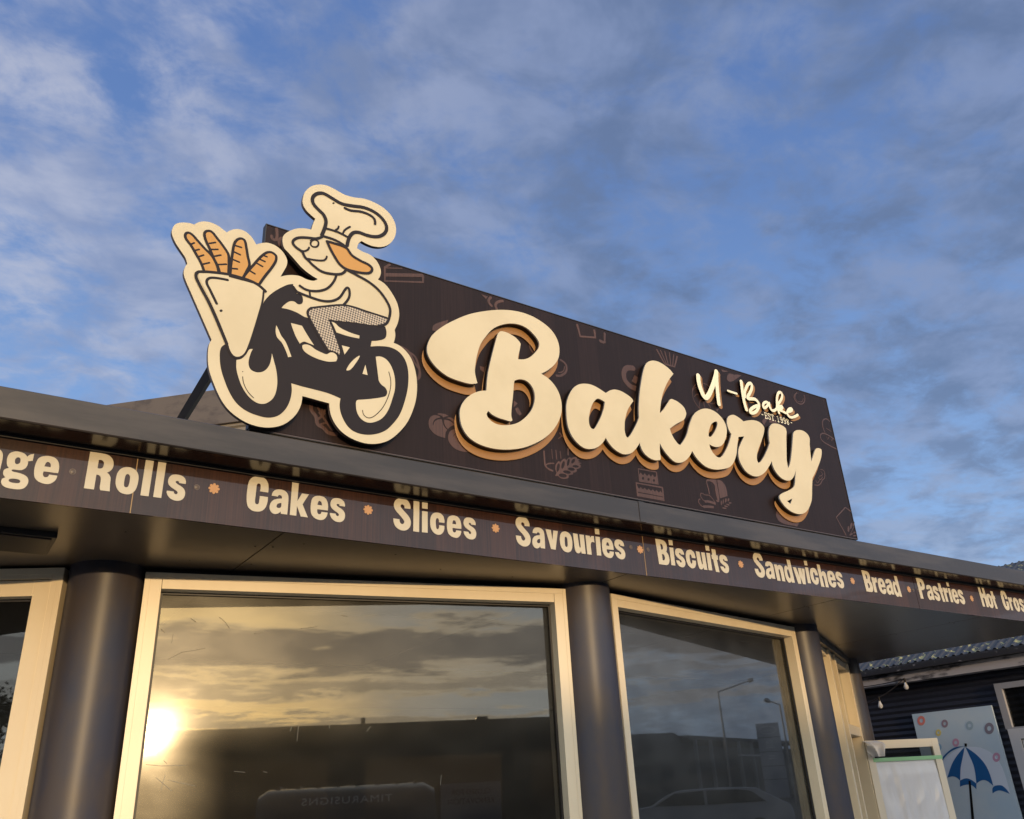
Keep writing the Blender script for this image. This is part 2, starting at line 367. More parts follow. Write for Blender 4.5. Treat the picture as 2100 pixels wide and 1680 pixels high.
# windows between columns
def local(a,b):
    a=Vector(a+(0,)); b=Vector(b+(0,)); tt=(b-a).normalized(); nn=Vector((tt.y,-tt.x,0))   # outward
    mm=Matrix.Identity(4)
    for k in range(3): mm[k][0]=tt[k]; mm[k][1]=-nn[k]
    mm[0][3]=a.x; mm[1][3]=a.y; return mm,(b-a).length
def window(a,b,s0,s1,top,bottom,fw,headh,out=.1,depth=.115,sash=0,gl='glass'):
    mm,L=local(a,b); w=MB()
    y0,y1=-out,-out+depth
    w.box(s0,s0+fw,y0,y1,bottom,top-.0,mat=mm); w.box(s1-fw,s1,y0,y1,bottom,top,mat=mm)
    w.box(s0+fw+.0018,s1-fw-.0018,y0+.0012,y1,top-headh,top-.001,mat=mm); w.box(s0+fw,s1-fw,y0+.001,y1,bottom,bottom+fw,mat=mm)
    # outer cover strip, 2.5 mm proud
    w.box(s0-.0,s0+.03,y0-.0025,y0-.0002,bottom,top,mat=mm); w.box(s1-.03,s1,y0-.0025,y0-.0002,bottom,top,mat=mm); w.box(s0+.031,s1-.031,y0-.0025,y0-.0002,top-.035,top,mat=mm)
    fr=w.build('window',MT['frame'],BK,bevel=.0015)
    i0,i1,zt,zb=s0+fw,s1-fw,top-headh,bottom+fw
    if sash:
        w=MB(); q=sash
        w.box(i0+.004,i0+q,y0+.012,y1-.02,zb,zt-.004,mat=mm); w.box(i1-q,i1-.004,y0+.012,y1-.02,zb,zt-.004,mat=mm)
        w.box(i0+q,i1-q,y0+.013,y1-.02,zt-q,zt-.005,mat=mm); w.box(i0+q,i1-q,y0+.013,y1-.02,zb,zb+q,mat=mm)
        w.build('sash',MT['frame'],fr,bevel=.002); i0+=q;i1-=q;zt-=q;zb+=q
    w=MB(); yy=y1-.012
    w.box(i0,i0+.012,yy-.02,yy-.004,zb,zt,mat=mm); w.box(i1-.012,i1,yy-.02,yy-.004,zb,zt,mat=mm); w.box(i0+.012,i1-.012,yy-.02,yy-.004,zt-.014,zt,mat=mm)
    w.build('gasket',MT['gasket'],fr)
    w=MB(); w.add([mm@Vector(v) for v in((i0-.005,yy,zb-.005),(i1+.005,yy,zb-.005),(i1+.005,yy,zt+.005),(i0-.005,yy,zt+.005))],[(0,1,2,3)])
    w.build('pane',MT[gl],fr); return fr,mm,L
Ls=[math.dist(colc[i],colc[i+1]) for i in range(4)]
window(colc[0],colc[1],.2,Ls[0]-.2,2.885,.5,.06,.06,sash=.092,gl='glassd')
window(colc[1],colc[2],.2,2.848,2.866,.45,.092,.092)
window(colc[2],colc[3],.205,2.82,2.869,.45,.066,.088,gl='glassh')
# scratches and smears on the big pane
m=MB(); mm,L=local(colc[1],colc[2]); rnd=random.Random(5)
gy=.0015-.0
def gpt(px,py):
    n_=Vector((mm[0][1],mm[1][1],0)); d=Vector(wd(px,py)); o_=Vector((0,0,EYE)); p0=Vector((mm[0][3],mm[1][3],0))
    k=(p0-o_).dot(n_)/d.dot(n_); q=o_+d*k; q=mm.inverted()@q; return q.x,q.z
for st in(((345,1352),(372,1338),(420,1330)),((391,1268),(402,1276)),((450,1266),(462,1276),(470,1288)),((355,1300),(352,1318)),((520,1300),(540,1296)),((330,1290),(338,1298)),((615,1290),(650,1285)),((300,1568),(330,1571),(380,1570)),((336,1560),(342,1566)),((339,1590),(333,1608),(330,1622)),((480,1582),(502,1584)),((540,1583),(548,1584)),((595,1500),(598,1490)),((612,1490),(609,1520)),((320,1595),(352,1622)),((345,1600),(400,1612)),((760,1490),(752,1500)),((675,1488),(676,1494)),((905,1590),(903,1610)),((700,1262),(712,1264)),((1020,1236),(1026,1237))):
    P=[gpt(*p) for p in st]; strokeY(m,P,.0022,0,.1,mp=lambda v,y:[tuple(mm@Vector((a,.002-.0025-c,b))) for a,b,c in v])
o_=m.build('scratch_marks',mat('dried_smear',(.26,.24,.19),.7),BK); o_['kind']='stuff'
# W4: glazed bay with door opening
a,b=colc[3],colc[4]; mm,L=local(a,b); w=MB()
for s,ww in((.2,.08),(1.22,.09),(1.62,.06),(2.62,.09)): w.box(s,s+ww,-.1,.03,.14,2.83,mat=mm)
w.box(.28,2.71,-.08,.03,2.76,2.828,mat=mm); w.box(1.685,2.618,-.095,.03,2.02,2.12,mat=mm); w.box(.283,1.218,-.095,.03,.14,.3,mat=mm)
frw=w.build('entrance_frame',MT['frame'],BK,bevel=.003)
w=MB(); w.box(.2,2.72,-.125,.03,2.832,2.895,mat=mm); w.build('head_beam',MT['gutter'],BK,bevel=.002)
w=MB(); w.add([mm@Vector(v) for v in((.28,0,.3),(1.22,0,.3),(1.22,0,2.76),(.28,0,2.76))],[(0,1,2,3)]); w.add([mm@Vector(v) for v in((1.68,0,2.12),(2.62,0,2.12),(2.62,0,2.76),(1.68,0,2.76))],[(0,1,2,3)]); w.build('pane',MT['glassd'],frw)
# dark strip over the frames up to the soffit, and low wall below windows, inner room
w=MB()
for i in range(4):
    mm,L=local(colc[i],colc[i+1]); w.box(.15,L-.15,-.02,.02,2.84,2.899,mat=mm)
w.build('head_flashing',MT['gasket'],BK)
w=MB()
for i in range(3):
    mm,L=local(colc[i],colc[i+1]); w.box(.15,L-.15,-.06,.04,.12,.45 if i else .5,mat=mm)
w.build('wall',MT['navy'],BK)
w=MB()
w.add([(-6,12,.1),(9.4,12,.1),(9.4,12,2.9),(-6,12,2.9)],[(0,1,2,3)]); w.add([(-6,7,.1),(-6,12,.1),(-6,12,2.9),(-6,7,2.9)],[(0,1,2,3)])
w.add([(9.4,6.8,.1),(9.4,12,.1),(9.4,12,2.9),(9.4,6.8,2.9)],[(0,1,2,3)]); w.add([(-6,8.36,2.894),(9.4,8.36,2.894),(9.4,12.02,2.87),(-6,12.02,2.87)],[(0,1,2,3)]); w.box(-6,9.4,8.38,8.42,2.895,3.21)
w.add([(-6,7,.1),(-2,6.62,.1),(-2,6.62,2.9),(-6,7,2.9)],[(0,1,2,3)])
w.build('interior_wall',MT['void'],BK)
# upstand behind the sign: flat band and ribbed cladding, running back at 45 degrees
P1=Vector(onZ(560,786,5.2)); P0=Vector(onZ(215,834,5.2)); dv=(P0-P1).normalized(); nv=Vector((dv.y,-dv.x,0)); 
if nv.y>0: nv=-nv
L=(P0-P1).length
mm=Matrix.Identity(4)
for k in range(3): mm[k][0]=dv[k]; mm[k][1]=-nv[k]
mm[0][3]=P1.x; mm[1][3]=P1.y
MT['clad']=mat('grey_brown_cladding',(.20,.17,.13),.45)
w=MB(); w.box(-1.2,L+3,-.03,.02,4.84,5.2,mat=mm); w.build('parapet_flashing',mat('brown_flashing',(.10,.078,.06),.5,nz=((.06,.045,.035),(6,6,12),.45,.7)),BK,bevel=.004)
w=MB(); z=3.3; vs=[]
while z<4.84:
    for dz,dy in((0,.0),(.03,.0),(.045,.02),(.10,.02),(.115,0)):
        if z+dz<4.84: vs.append((dy,z+dz))
    z+=.14
b0=len(vs); w.add([mm@Vector((x,y,zz)) for x in(-1.2,L+3) for y,zz in vs],[(i,i+1,b0+i+1,b0+i) for i in range(b0-1)]); w.build('parapet_cladding',MT['clad'],BK)

# ------------------------------------------------------------------ fascia sign with lettering
FS=empty('fascia_sign',(4,YB,2.9),'long brown wood-print fascia board listing Rolls, Cakes, Slices, Savouries and more','sign')
for a,b in((-5.6,.6685),(.6735,3.918),(3.923,7.075),(7.08,9.78)):
    m=MB(); m.box(a,b,YB,YB+.012,2.9,3.176); m.build('board',MT['woodf'],FS)
BJ=mat('brass_joint',(.35,.22,.09),.5)
for a in(.669,3.9185):
    m=MB(); m.box(a,a+.004,YB-.0008,YB+.01,2.9,3.176); m.build('joint_strip',BJ,FS)
YL=YB-.0025
zA=crop(0,900,10.5);zB=crop(160,910,8.75);zC=crop(490,960,8.75);zD=crop(790,1000,10);zE=crop(1040,1040,8.077);zF=crop(1330,1090,11.667);zG=crop(1530,1120,9.545);zH=crop(1750,1160,6)
G={}
def glyph(ch,cr,*ls):
    G[ch]=[smooth_path(toY(cr(l),YL)) for l in ls]
glyph('g',zA,"365,272 450,290 530,325 582,388! 640,345 730,325! 700,472! 600,485! 590,560 545,630 470,670 400,675 300,662 258,662 245,680 270,705 400,735 500,770 575,820 605,890 595,960 550,1030 480,1075 380,1088 250,1075 120,1045 50,1000 20,940 30,880 70,845 115,828! 75,785 62,735 75,680 120,645 190,628! 150,570 142,490 155,400 200,320 280,280","385,398 430,420 437,470 420,520 370,547 330,535 316,490 330,430","290,857 370,868 425,895 430,925 400,952 330,955 240,940 185,910 185,880 220,860")
glyph('e',zA,"980,366 1080,378 1170,415 1225,480 1248,570 1245,650 1225,738! 915,698! 900,740 905,790 935,822 990,820 1020,795 1030,768! 1210,792! 1180,870 1120,930 1040,968 960,970 860,945 780,900 725,835 708,750 715,640 745,530 795,430 860,385","1005,493 1045,510 1068,550 1065,610! 930,590! 950,540 975,505")
glyph('R',zB,"220,143! 480,183 560,215 615,270 638,340 630,420 590,480 520,520! 560,555 585,620 575,720 568,857! 400,835! 390,790 405,680 408,610 385,570 330,555! 285,822! 105,800!","375,290! 430,298 463,330 460,390 430,440 350,442!")
glyph('P',zB,"220,143! 480,183 560,215 615,270 638,340 630,420 590,490 520,535 430,550 330,545! 285,822! 105,800!","375,290! 430,298 463,330 460,390 430,430 353,427!")
glyph('o',zB,"890,420 970,440 1040,490 1075,570 1070,680 1040,790 985,870 900,907 820,900 740,865 685,790 665,700 680,580 720,490 790,435","885,542 920,570 922,640 905,730 885,770 855,782 820,765 817,700 830,620 850,560")
glyph('l',zB,"1212,290! 1357,312! 1260,945! 1113,925!")
glyph('s',zB,"1770,555 1860,575 1920,620 1942,680 1937,725! 1818,705! 1815,680 1785,668 1758,685 1775,715 1860,770 1910,820 1928,890 1905,970 1850,1015 1770,1025 1690,1000 1630,950 1597,880 1600,843! 1722,860! 1735,895 1770,908 1795,880 1770,845 1690,790 1640,740 1622,680 1640,610 1690,565")
glyph('C',zC,"330,148 410,160 480,205 520,280 527,360 520,440! 373,418! 385,340 380,290 345,275 318,300 305,400 290,520 283,600 295,640 325,650 350,630 360,580 370,500! 515,520! 505,620 470,710 410,765 330,780 240,765 170,710 137,620 135,500 150,350 180,230 240,165")
glyph('a',zC,"730,385 810,402 870,455 888,530 880,680 865,835! 753,820! 748,778! 710,810 650,825 590,800 555,740 552,680 580,610 640,565 770,548! 770,510 735,485 705,495 695,512! 587,495! 610,430 660,392","762,625! 755,700 715,718 680,705 675,675 700,640")
glyph('k',zC,"985,260! 1103,280! 1077,600! 1160,462! 1285,478! 1170,655! 1265,890! 1138,872! 1070,680! 1058,860! 942,845!")
glyph('S',zD,"330,220 420,240 480,290 515,370 518,440! 397,425! 390,375 355,345 320,360 318,395 350,440 440,540 500,620 525,710 510,800 450,865 370,882 290,860 215,800 175,710 168,632! 293,650! 300,705 330,745 365,748 393,710 380,670 330,600 240,500 190,420 180,340 205,270 260,228")
glyph('i',zD,"778,485! 892,500! 892,930! 775,918!","778,302! 892,320! 892,443! 778,428!")
glyph('c',zD,"1090,517 1160,535 1215,590 1240,670 1240,730! 1130,715! 1125,660 1100,630 1075,645 1063,700 1068,790 1080,845 1105,858 1130,830 1133,775! 1240,790! 1235,870 1200,940 1140,972 1070,960 1000,900 960,810 950,700 965,600 1010,535")
glyph('v',zE,"622,363! 710,378! 738,550! 750,388! 825,395! 790,705! 715,693!")
glyph('u',zE,"1070,430! 1145,445! 1170,620 1180,660 1190,672 1198,650! 1178,450! 1250,460! 1282,775! 1215,765! 1205,718! 1190,750 1160,762 1125,745 1105,700 1090,600")
glyph('r',zE,"1293,467! 1362,478! 1370,515! 1390,483 1430,483! 1442,588! 1400,578 1382,610 1385,680! 1397,790! 1325,780!")
glyph('B',zF,"140,173! 270,195 350,225 400,290 420,380 405,485! 450,550 480,660 470,760 430,800 380,798 235,778!","258,290! 290,300 320,350 325,410 310,432 282,428!","300,535! 340,550 372,610 370,670 345,690 318,685!")
glyph('t',zF,"1507,420! 1600,435! 1620,570! 1657,577! 1670,682! 1638,678! 1705,978! 1620,965! 1550,665! 1522,660! 1507,560! 1530,560!")
glyph('n',zG,"545,355! 605,365! 615,395! 640,370 680,380 715,420 730,480! 772,695! 712,685! 670,490 650,452 637,475! 678,683! 617,675!")
glyph('d',zG,"790,263! 855,275! 955,720! 895,712! 885,680! 865,715 830,708 790,650 760,550 748,450 755,395 780,385 818,412!","815,455 800,480 810,540 835,610 862,633! 870,600 830,465!")
glyph('w',zG,"905,410! 967,418! 1040,610! 1003,425! 1062,433! 1115,620! 1075,437! 1130,445! 1160,750! 1105,742! 1052,590! 1070,740! 1013,733!")
glyph('h',zG,"1385,358! 1443,368! 1478,525! 1500,495 1535,505 1565,550 1580,610! 1625,812! 1568,803! 1525,610 1508,580 1490,600! 1540,803! 1480,793!")
for ch in G:
    x0=min(p[0] for l in G[ch] for p in l); G[ch]=[[(p[0]-x0,p[1]) for p in l] for l in G[ch]]
gw={ch:max(p[0] for l in G[ch] for p in l) for ch in G}
zb_=min(p[1] for p in G['l'][0]); zt_=max(p[1] for p in G['R'][0]); zh_=max(p[1] for p in G['l'][0]); sw=gw['l']*.95
for ch in 'nhvwudr': pass
G['H']=[[(0,zb_),(sw,zb_),(sw,zb_+.085),(sw+.03,zb_+.085),(sw+.03,zb_),(2*sw+.03,zb_),(2*sw+.03,zt_),(sw+.03,zt_),(sw+.03,zb_+.125),(sw,zb_+.125),(sw,zt_),(0,zt_)]]; gw['H']=2*sw+.03
def word(txt,p0=None,p1=None,x0=None,gap=.0125,label=None):
    if p0 and p1:
        x0=onY(*p0,YL)[0]; x1=onY(*p1,YL)[0]; gap=(x1-x0-sum(gw[c] for c in txt))/(len(txt)-1)
    m=MB(); x=x0
    for c in txt:
        for grp in ([G[c]] if c!='i' else [[G[c][0]],[G[c][1]]]):
            fillY(m,[[(p[0]+x,p[1]) for p in l] for l in grp],YL,.002)
        x+=gw[c]+gap
    o=m.build('word',MT['cream2'],FS,label=label or ('cream printed word '+txt)); return x
xg=onY(20/10.5,900+935/10.5,YL)[0]
tot=sum(gw[c] for c in 'Sausa')+.0125*5
word('Sausage',x0=xg-tot)
for txt,a,b in (('Rolls',(172,1001.4),(382,993)),('Cakes',(505.4,1022.9),(707.7,1054.9)),('Slices',(806.8,1063.2),(976.8,1095)),('Savouries',(1058,1098.2),(1282.9,1141.5)),('Biscuits',(1350.1,1156.7),(1495.9,1171.4)),('Sandwiches',(1548,1168.7),(1732,1203.8)),('Bread',(1776.7,1215.8),(1850.8,1226.7)),('Pastries',(1889.7,1232),(1981.3,1240.8)),('Hot',(2017.5,1249.2),(2048.3,1252.8))):
    word(txt,a,b)
x=word('Cross',x0=onY(2054.7,1230,YL)[0],gap=.012); word('Buns',x0=x+.08,gap=.012)
for px,py in((439.1,1002),(755.1,1045.7),(1016.6,1083.4),(1312.9,1127.1),(1519.4,1157.2),(1748.6,1191.4),(1864.2,1208.8),(1993,1227.5)):
    c=onY(px,py,YL); m=MB(); lp=[]
    for k in range(64):
        th=2*math.pi*k/64; rr=.0275*(.80+.20*abs(math.cos(4*th))**.7)+.001
        rr=.028*(.62+.38*abs(math.cos(4*th))**.55); lp.append((c[0]+rr*math.cos(th),c[2]+rr*math.sin(th)))
    fillY(m,[lp],YL,.002); m.build('star_dot',MT['star'],FS)
for px,py in((149,967),(404,999),(1293.9,1122),(1329.3,1127),(1873,1210),(1883,1211)):
    c=onY(px,py,YL); m=MB(); m.tube([(c[0],YB+.004,c[2]),(c[0],YB-.003,c[2]),(c[0],YB-.0045,c[2])],[.0105,.0105,.007],20); m.tube([(c[0],YB-.001,c[2]),(c[0],YB-.0015,c[2])],.0145,20); m.build('screw',mat('screw_head',(.10,.075,.065),.4),FS,smooth=True)

# ------------------------------------------------------------------ roof sign
YS=4.05
RS=empty('roof_sign',(3.7,YS,3.4),'large dark wood-print roof sign with cream Bakery lettering and brown bread icons','sign')
m=MB(); m.box(1.165,6.243,YS,YS+.04,3.402,4.684); m.build('panel',MT['wood'],RS,bevel=.001)
m=MB()
m.box(1.159,1.164,YS-.004,YS+.045,3.396,4.690); m.box(6.244,6.249,YS-.004,YS+.045,3.396,4.690)
m.box(1.1645,6.2435,YS-.004,YS+.045,4.685,4.690); m.box(1.1645,6.2435,YS-.006,YS+.05,3.388,3.396)
m.box(1.1645,3.62,YS+.004,YS+.06,3.343,3.387); m.box(5.0,6.2,YS+.004,YS+.06,3.343,3.387)
m.build('edge_trim',MT['gasket'],RS)
m=MB(); m.box(1.17,6.24,YS-.008,YS-.0065,3.392,3.397); m.build('lower_lip',mat('brown_lip',(.07,.045,.04),.35),RS)
# printed icons ------------------------------------------------------
YI=YS-.0012
ic=MB()
def flush():
    global ic
    if ic.v: ic.build('printed_icon',MT['print'],RS)
    ic=MB()
z1=crop(330,360,3.0); z2=crop(840,600,3.6522); z3=crop(1130,700,5.25); z4=crop(1380,740,4.42)
def F(cr,*ls,mb=None,Y=YI,mi=0,th=.001):
    fillY(ic if mb is None else mb,[smooth_path(toY(cr(l) if isinstance(l,str) else l,Y)) for l in ls],Y,th,mi=mi)
def K(cr,st,w,mb=None,Y=YI,flat=.05,closed=False,mi=0):
    P=toY(cr(st),Y); s=cr('0,0 1,0'); 
    q=cr(st)[len(P)//2]; u=onY(q[0],q[1],Y); v=onY(q[0],q[1]+1,Y); mpp=abs(v[2]-u[2])
    wm=w*(s[1][0]-s[0][0])*mpp*1.16
    strokeY(ic if mb is None else mb,smooth_path(P,closed=closed,seg=4),wm,Y,flat,closed=closed,mi=mi)
flush(); cI=crop(770,520,14)
for st,w_ in(("410,320! 270,400! 270,790! 1365,825! 1365,650!",55),("300,612! 1340,628!",80),("315,415! 760,428!",25)): K(cI,st,w_)
flush(); cI=crop(960,580,6.5625)
F(cI,"175,155! 265,185! 240,220!")
for st in("305,200 280,225 280,265 315,310","465,245 400,260 368,300 385,350","1470,570! 1510,722! 1712,738! 1700,645!","1838,685! 1836,803! 1775,778!"): K(cI,st,28)
flush(); cI=crop(860,830,14)
F(cI,"470,300 560,325 600,360 520,385 430,440 385,560 402,605! 430,500 500,440 600,418 650,430! 690,580 740,660 800,725! 755,800 745,955! 560,905 400,810 290,660 265,520 310,370 390,310")
F(cI,"520,262 700,262 840,325! 760,340 690,370! 620,310"); F(cI,"715,435! 820,450 930,500 1015,580! 900,630 820,700! 750,620 710,520"); F(cI,"770,390! 880,365 960,400 1010,460 1025,560! 950,480 860,410")
F(cI,"1180,700! 1000,705 900,750 840,850 825,980 870,1100 980,1230 1120,1310 1300,1355 1450,1350 1600,1290! 1400,900! 1150,800 1030,850 970,930 960,1000! 975,900 1040,820 1140,775!")
flush()
for st,w_ in(("930,1395 925,1440 955,1485 965,1530 1000,1552 1030,1582 1080,1592",20),("950,1392 1000,1490 1055,1565",12),("1028,1412 990,1480 965,1500",12),("1020,1520! 985,1530!",10)): K(z1,st,w_)
F(z1,"992,1435! 1015,1465! 990,1492! 968,1460!")
flush(); K(z1,"1455,1045 1520,1080 1560,1150 1592,1200 1592,1240 1570,1258",11); K(z1,"1480,1060 1530,1110 1552,1160",8); flush(); K(z1,"712,328! 711,392 690,393 682,372",14); K(z1,"742,385 727,400 733,428",14)
flush(); cI=crop(1100,860,12)
for st,w_ in(("188,790! 205,1060 222,1140 290,1215 398,1268",40),("430,1085! 310,1090 240,1120",28),("375,740! 397,970!",14),("480,765! 500,980!",20),("585,790! 605,965!",18),("870,700! 780,730! 780,875!",34),("580,340! 620,405! 700,442!",34),("615,420! 545,475!",18)): K(cI,st,w_)
def EL(cr,cx,cy,rx,ry,a=0):
    s=cr('0,0 1,1'); return [(s[0][0]+p[0]*(s[1][0]-s[0][0]),s[0][1]+p[1]*(s[1][1]-s[0][1]),False) for p in ell(cx,cy,rx,ry,a,12)]
F(cI,"465,1400! 470,1370! 500,1320! 465,1230 470,1130 510,1070 555,1030 590,1060! 640,1000 700,970 735,1010! 790,950 830,935 850,960! 900,940 985,930 1000,970! 1065,990! 1020,1020! 1070,1035! 1030,1055! 1115,1080! 1060,1100! 1090,1130! 1080,1190 990,1225! 985,1290 900,1310! 900,1350 830,1370! 795,1375! 795,1435 700,1465 600,1450 530,1390!",
  EL(cI,535,1190,36,105,.15),EL(cI,655,1125,36,95,.25),EL(cI,785,1060,30,90,.2),EL(cI,905,1030,36,65,.6),EL(cI,965,1160,75,30,.1),EL(cI,860,1228,85,38,.15),EL(cI,752,1300,95,38,.2),EL(cI,650,1385,100,48,.15))
flush(); cI=crop(1290,940,16.8)
F(cI,"300,340! 940,450! 965,500! 1020,910! 380,810! 345,780!","330,385! 925,490! 935,600! 905,650! 880,650! 810,560! 770,625! 740,625! 685,540! 640,600! 610,600! 540,515! 500,575! 470,575! 400,490! 365,550! 350,540!",EL(cI,480,690,38,46),EL(cI,675,730,38,46),EL(cI,858,765,38,46))
F(cI,"225,825! 1160,985! 1180,1050! 1225,1475! 275,1305!","262,875! 1120,1030! 1150,1200! 1075,1120! 1035,1185! 940,1095! 895,1155! 815,1070! 760,1130! 675,1045! 620,1105! 540,1015! 480,1075! 400,990! 350,1050! 310,1010!","305,1155! 1175,1322! 1175,1345! 305,1185!")
for st in("410,200! 425,345!","470,200! 480,352!","590,270! 600,378!","645,300! 645,388!","770,370! 780,415!","820,390! 820,428!"): K(cI,st,16)
flush(); cI=crop(1420,970,18.67)
K(cI,"650,800! 610,600 550,400 550,300 620,265",42)
F(cI,"590,320! 700,330 800,400 860,500 880,700 965,1060! 890,1030! 955,1110 1025,1110! 1030,950 990,700 940,450 915,262! 800,240 640,250"); F(cI,"945,268! 1100,300 1230,440 1300,600 1345,890! 1200,930 1060,975! 1010,700")
K(cI,"400,790 480,840 640,860 720,930 850,1100",30);K(cI,"380,790 325,790 320,900 390,1010 470,1080",34);K(cI,"290,1005 245,1030 240,1120 320,1240 430,1310",36)
F(cI,"440,1055! 560,1045 700,1070 890,1130! 890,1230! 620,1140 490,1145!");F(cI,"400,1245! 600,1245 820,1270! 820,1360! 600,1340 440,1345!")
for e in((1105,1150,22,95,.0),(1180,1100,22,95,.1),(1280,1050,32,85,.1),(1380,1030,32,65,.2),(1445,1150,58,30,0),(1360,1215,70,28,.3),(1290,1280,80,26,.3),(1220,1350,80,28,.2)): F(None,EL(cI,*e))
flush(); cI=crop(1640,840,6.222)
for st,w_ in(("380,150! 340,120 300,135 290,180 300,240 320,290",12),("438,378! 350,320 290,305 265,330 275,380 330,430 468,503",13),("345,350! 355,385! 375,352!",8),("395,365! 405,400! 425,368!",8),("340,240! 400,278!",8),("650,1298! 582,1250! 466,1375! 590,1600!",15),("265,765 305,780 320,830 312,880 290,900 270,940 240,965 190,962",10),("270,790 290,830 250,850",8),("290,860 260,895 240,870",8),("250,905 225,935 205,905",8),("640,1600! 690,1500!",7)): K(cI,st,w_)
for e in((622,1525,12,38,0),(655,1485,13,42,.2),(688,1462,10,32,.2),(660,1590,30,10,-.6),(700,1570,28,10,-.3),(705,1610,25,9,-.1)): F(None,EL(cI,*e))
flush(); cI=crop(1415,750,8.75)
F(cI,"560,70! 690,103! 620,115 580,105"); F(cI,"920,178! 850,160 800,165! 700,145 665,200 670,260 720,290 780,270 850,225")
for st,w_ in(("1920,490 1868,555 1900,640 1980,690 2045,660 2062,590 2045,530",16),("1895,530 1895,600 1950,645 2010,645 2030,590",9),("230,318 300,340 360,400",10),("230,318 150,300 90,350 45,430 45,520 80,640 180,775",12),("40,470 80,400 120,395",9),("80,560 110,520 150,515",9),("180,760 170,680 200,610 250,600",10),("270,760 250,680 260,640 330,690 370,760",12),("340,670 420,685 460,650",10),("200,360 270,420 300,500",9)): K(cI,st,w_)
F(cI,"1290,1000! 1375,890! 1415,905! 1330,1070!"); F(cI,"1420,1020! 1440,960 1530,980 1560,1035!"); F(cI,"470,790! 520,770! 490,830!")
flush(); K(z3,"885,290 800,300 790,400 850,480 930,512",48); F(z3,"900,365! 945,395! 915,460! 868,430!")
flush()
for st,w_ in(("1140,92! 1225,245! 1330,275! 1358,165!",16),("1180,100! 1240,240!",11),("1225,112! 1262,252!",11),("1275,125! 1290,258!",11),("1320,145! 1310,262!",11),("530,0! 560,15! 580,5!",20)): K(z3,st,w_)
flush(); K(z2,"1130,505 1170,540 1172,590 1135,622 1100,622",14); K(z2,"1118,600 1150,590 1160,555",7); flush(); F(z2,"290,205! 230,222 180,245 170,285!  260,300!")
flush(); K(z2,"900,360 905,420 930,455",12); flush(); F(z2,"790,870! 812,860! 840,910! 825,922! 805,905!"); F(z2,"780,810! 810,830! 780,860!"); F(z2,"525,550! 560,560! 560,600! 530,580!")
flush(); K(z2,"0,450 40,480 65,540 75,600 60,650",14)
flush(); F(z4,"955,1335 935,1400 965,1455 1050,1488! 1110,1498! 1130,1500 1160,1400! 1000,1300!")
flush()
# Bakery lettering: outlines on the face plane ------------------------
YF=YS-.058
Bout=smooth_path(toY(z2("508,678! 490,600 493,540 505,470 530,390 570,330 620,275 680,245 750,232 820,240 880,268 935,320 968,370 968,410 940,450 900,485 860,500 812,500! 815,470 825,430 832,385! 820,365 790,335 740,305 690,290 668,300 655,330 630,420 605,520 585,620 575,735! 520,740 460,765 410,810 380,870 378,940 395,1010 440,1080 510,1130 590,1160 680,1175 770,1175 860,1160 950,1125 1030,1075 1090,1010 1130,930 1140,850 1125,770 1090,700 1040,645 985,608! 1030,585 1080,545 1115,490 1122,420 1105,350 1060,280 990,220 900,170 800,140 680,130 560,140 440,165 330,210 240,260 170,320 135,390 133,450 160,510 215,575 290,630 380,665 450,683 490,683"),YF))
Bh=smooth_path(toY(z2("785,660! 830,650 880,665 920,710 938,770 930,840 900,900 850,950 800,980 740,993 680,992 630,975 590,940 578,910 592,888! 620,915 670,940 720,955 755,965 770,957! 762,920 765,860 775,770 780,700"),YF))
P3="165,740 170,660 195,580 240,505 300,465 370,457 440,470 510,505 590,558! 640,528 690,520 750,535 820,575 870,615 886,645! 860,680 825,740 800,830 793,910 797,980 820,1035 850,1015 890,950 930,870 948,820! 945,700 955,560 975,420 1000,300 1030,235 1080,210 1140,215 1210,250 1280,305 1318,352! 1280,400 1240,470 1205,560 1185,650 1172,775! 1210,735 1260,660 1285,625 1310,625 1370,655 1430,710 1455,770 1450,810 1430,845 1350,890 1280,940! 1300,1000 1340,1070 1385,1115 1410,1095 1460,1010 1482,930! 1500,870 1530,800 1580,750 1650,725 1720,735 1790,775 1850,840 1885,910 1893,980 1880,1050 1850,1110 1810,1135 1760,1135 1705,1110! 1720,1160 1760,1220 1800,1250"
P4="440,870 480,810 510,740 530,665! 505,620 490,560 500,510 545,490 590,510 640,550! 690,540 740,540 790,560 825,600 825,650 805,720 775,800 762,860 765,905 778,925 810,895 850,820 878,745! 870,690 872,620 895,575 940,570 985,585 1025,620 1028,700 1030,800 1032,900 1045,975! 1065,920 1080,800 1088,700 1095,650 1130,628 1190,640 1235,690 1240,760 1248,850 1255,915! 1275,850 1295,800 1325,793 1347,810 1340,890 1310,970 1265,1065! 1262,1150 1258,1260 1235,1330 1200,1375 1150,1390 1090,1375 1030,1335 985,1280 965,1235 985,1205 1040,1180 1090,1150 1105,1120 1110,1050 1118,980! 1100,1040 1070,1080 1030,1085 980,1060 935,1010 905,950 898,908! 870,960 830,1015 780,1045 730,1045 670,1010 625,950 598,880 595,810 615,750 648,685! 595,690! 585,760 575,850 557,910! 520,960 460,980 380,985 300,960 230,900 175,818!"
P5="1490,1240 1440,1290 1380,1308 1320,1290 1250,1220 1200,1150 1172,1095! 1172,1180 1182,1260 1175,1278! 1120,1280 1060,1255 1000,1200 965,1130 957,1090! 920,1150 870,1200 800,1218 740,1200 670,1150 620,1090 590,1038! 550,1100 490,1145 420,1160 350,1145 280,1090 220,1010 180,900"
Aout=smooth_path(toY(z3(P3)+z4(P4)+z3(P5),YF))
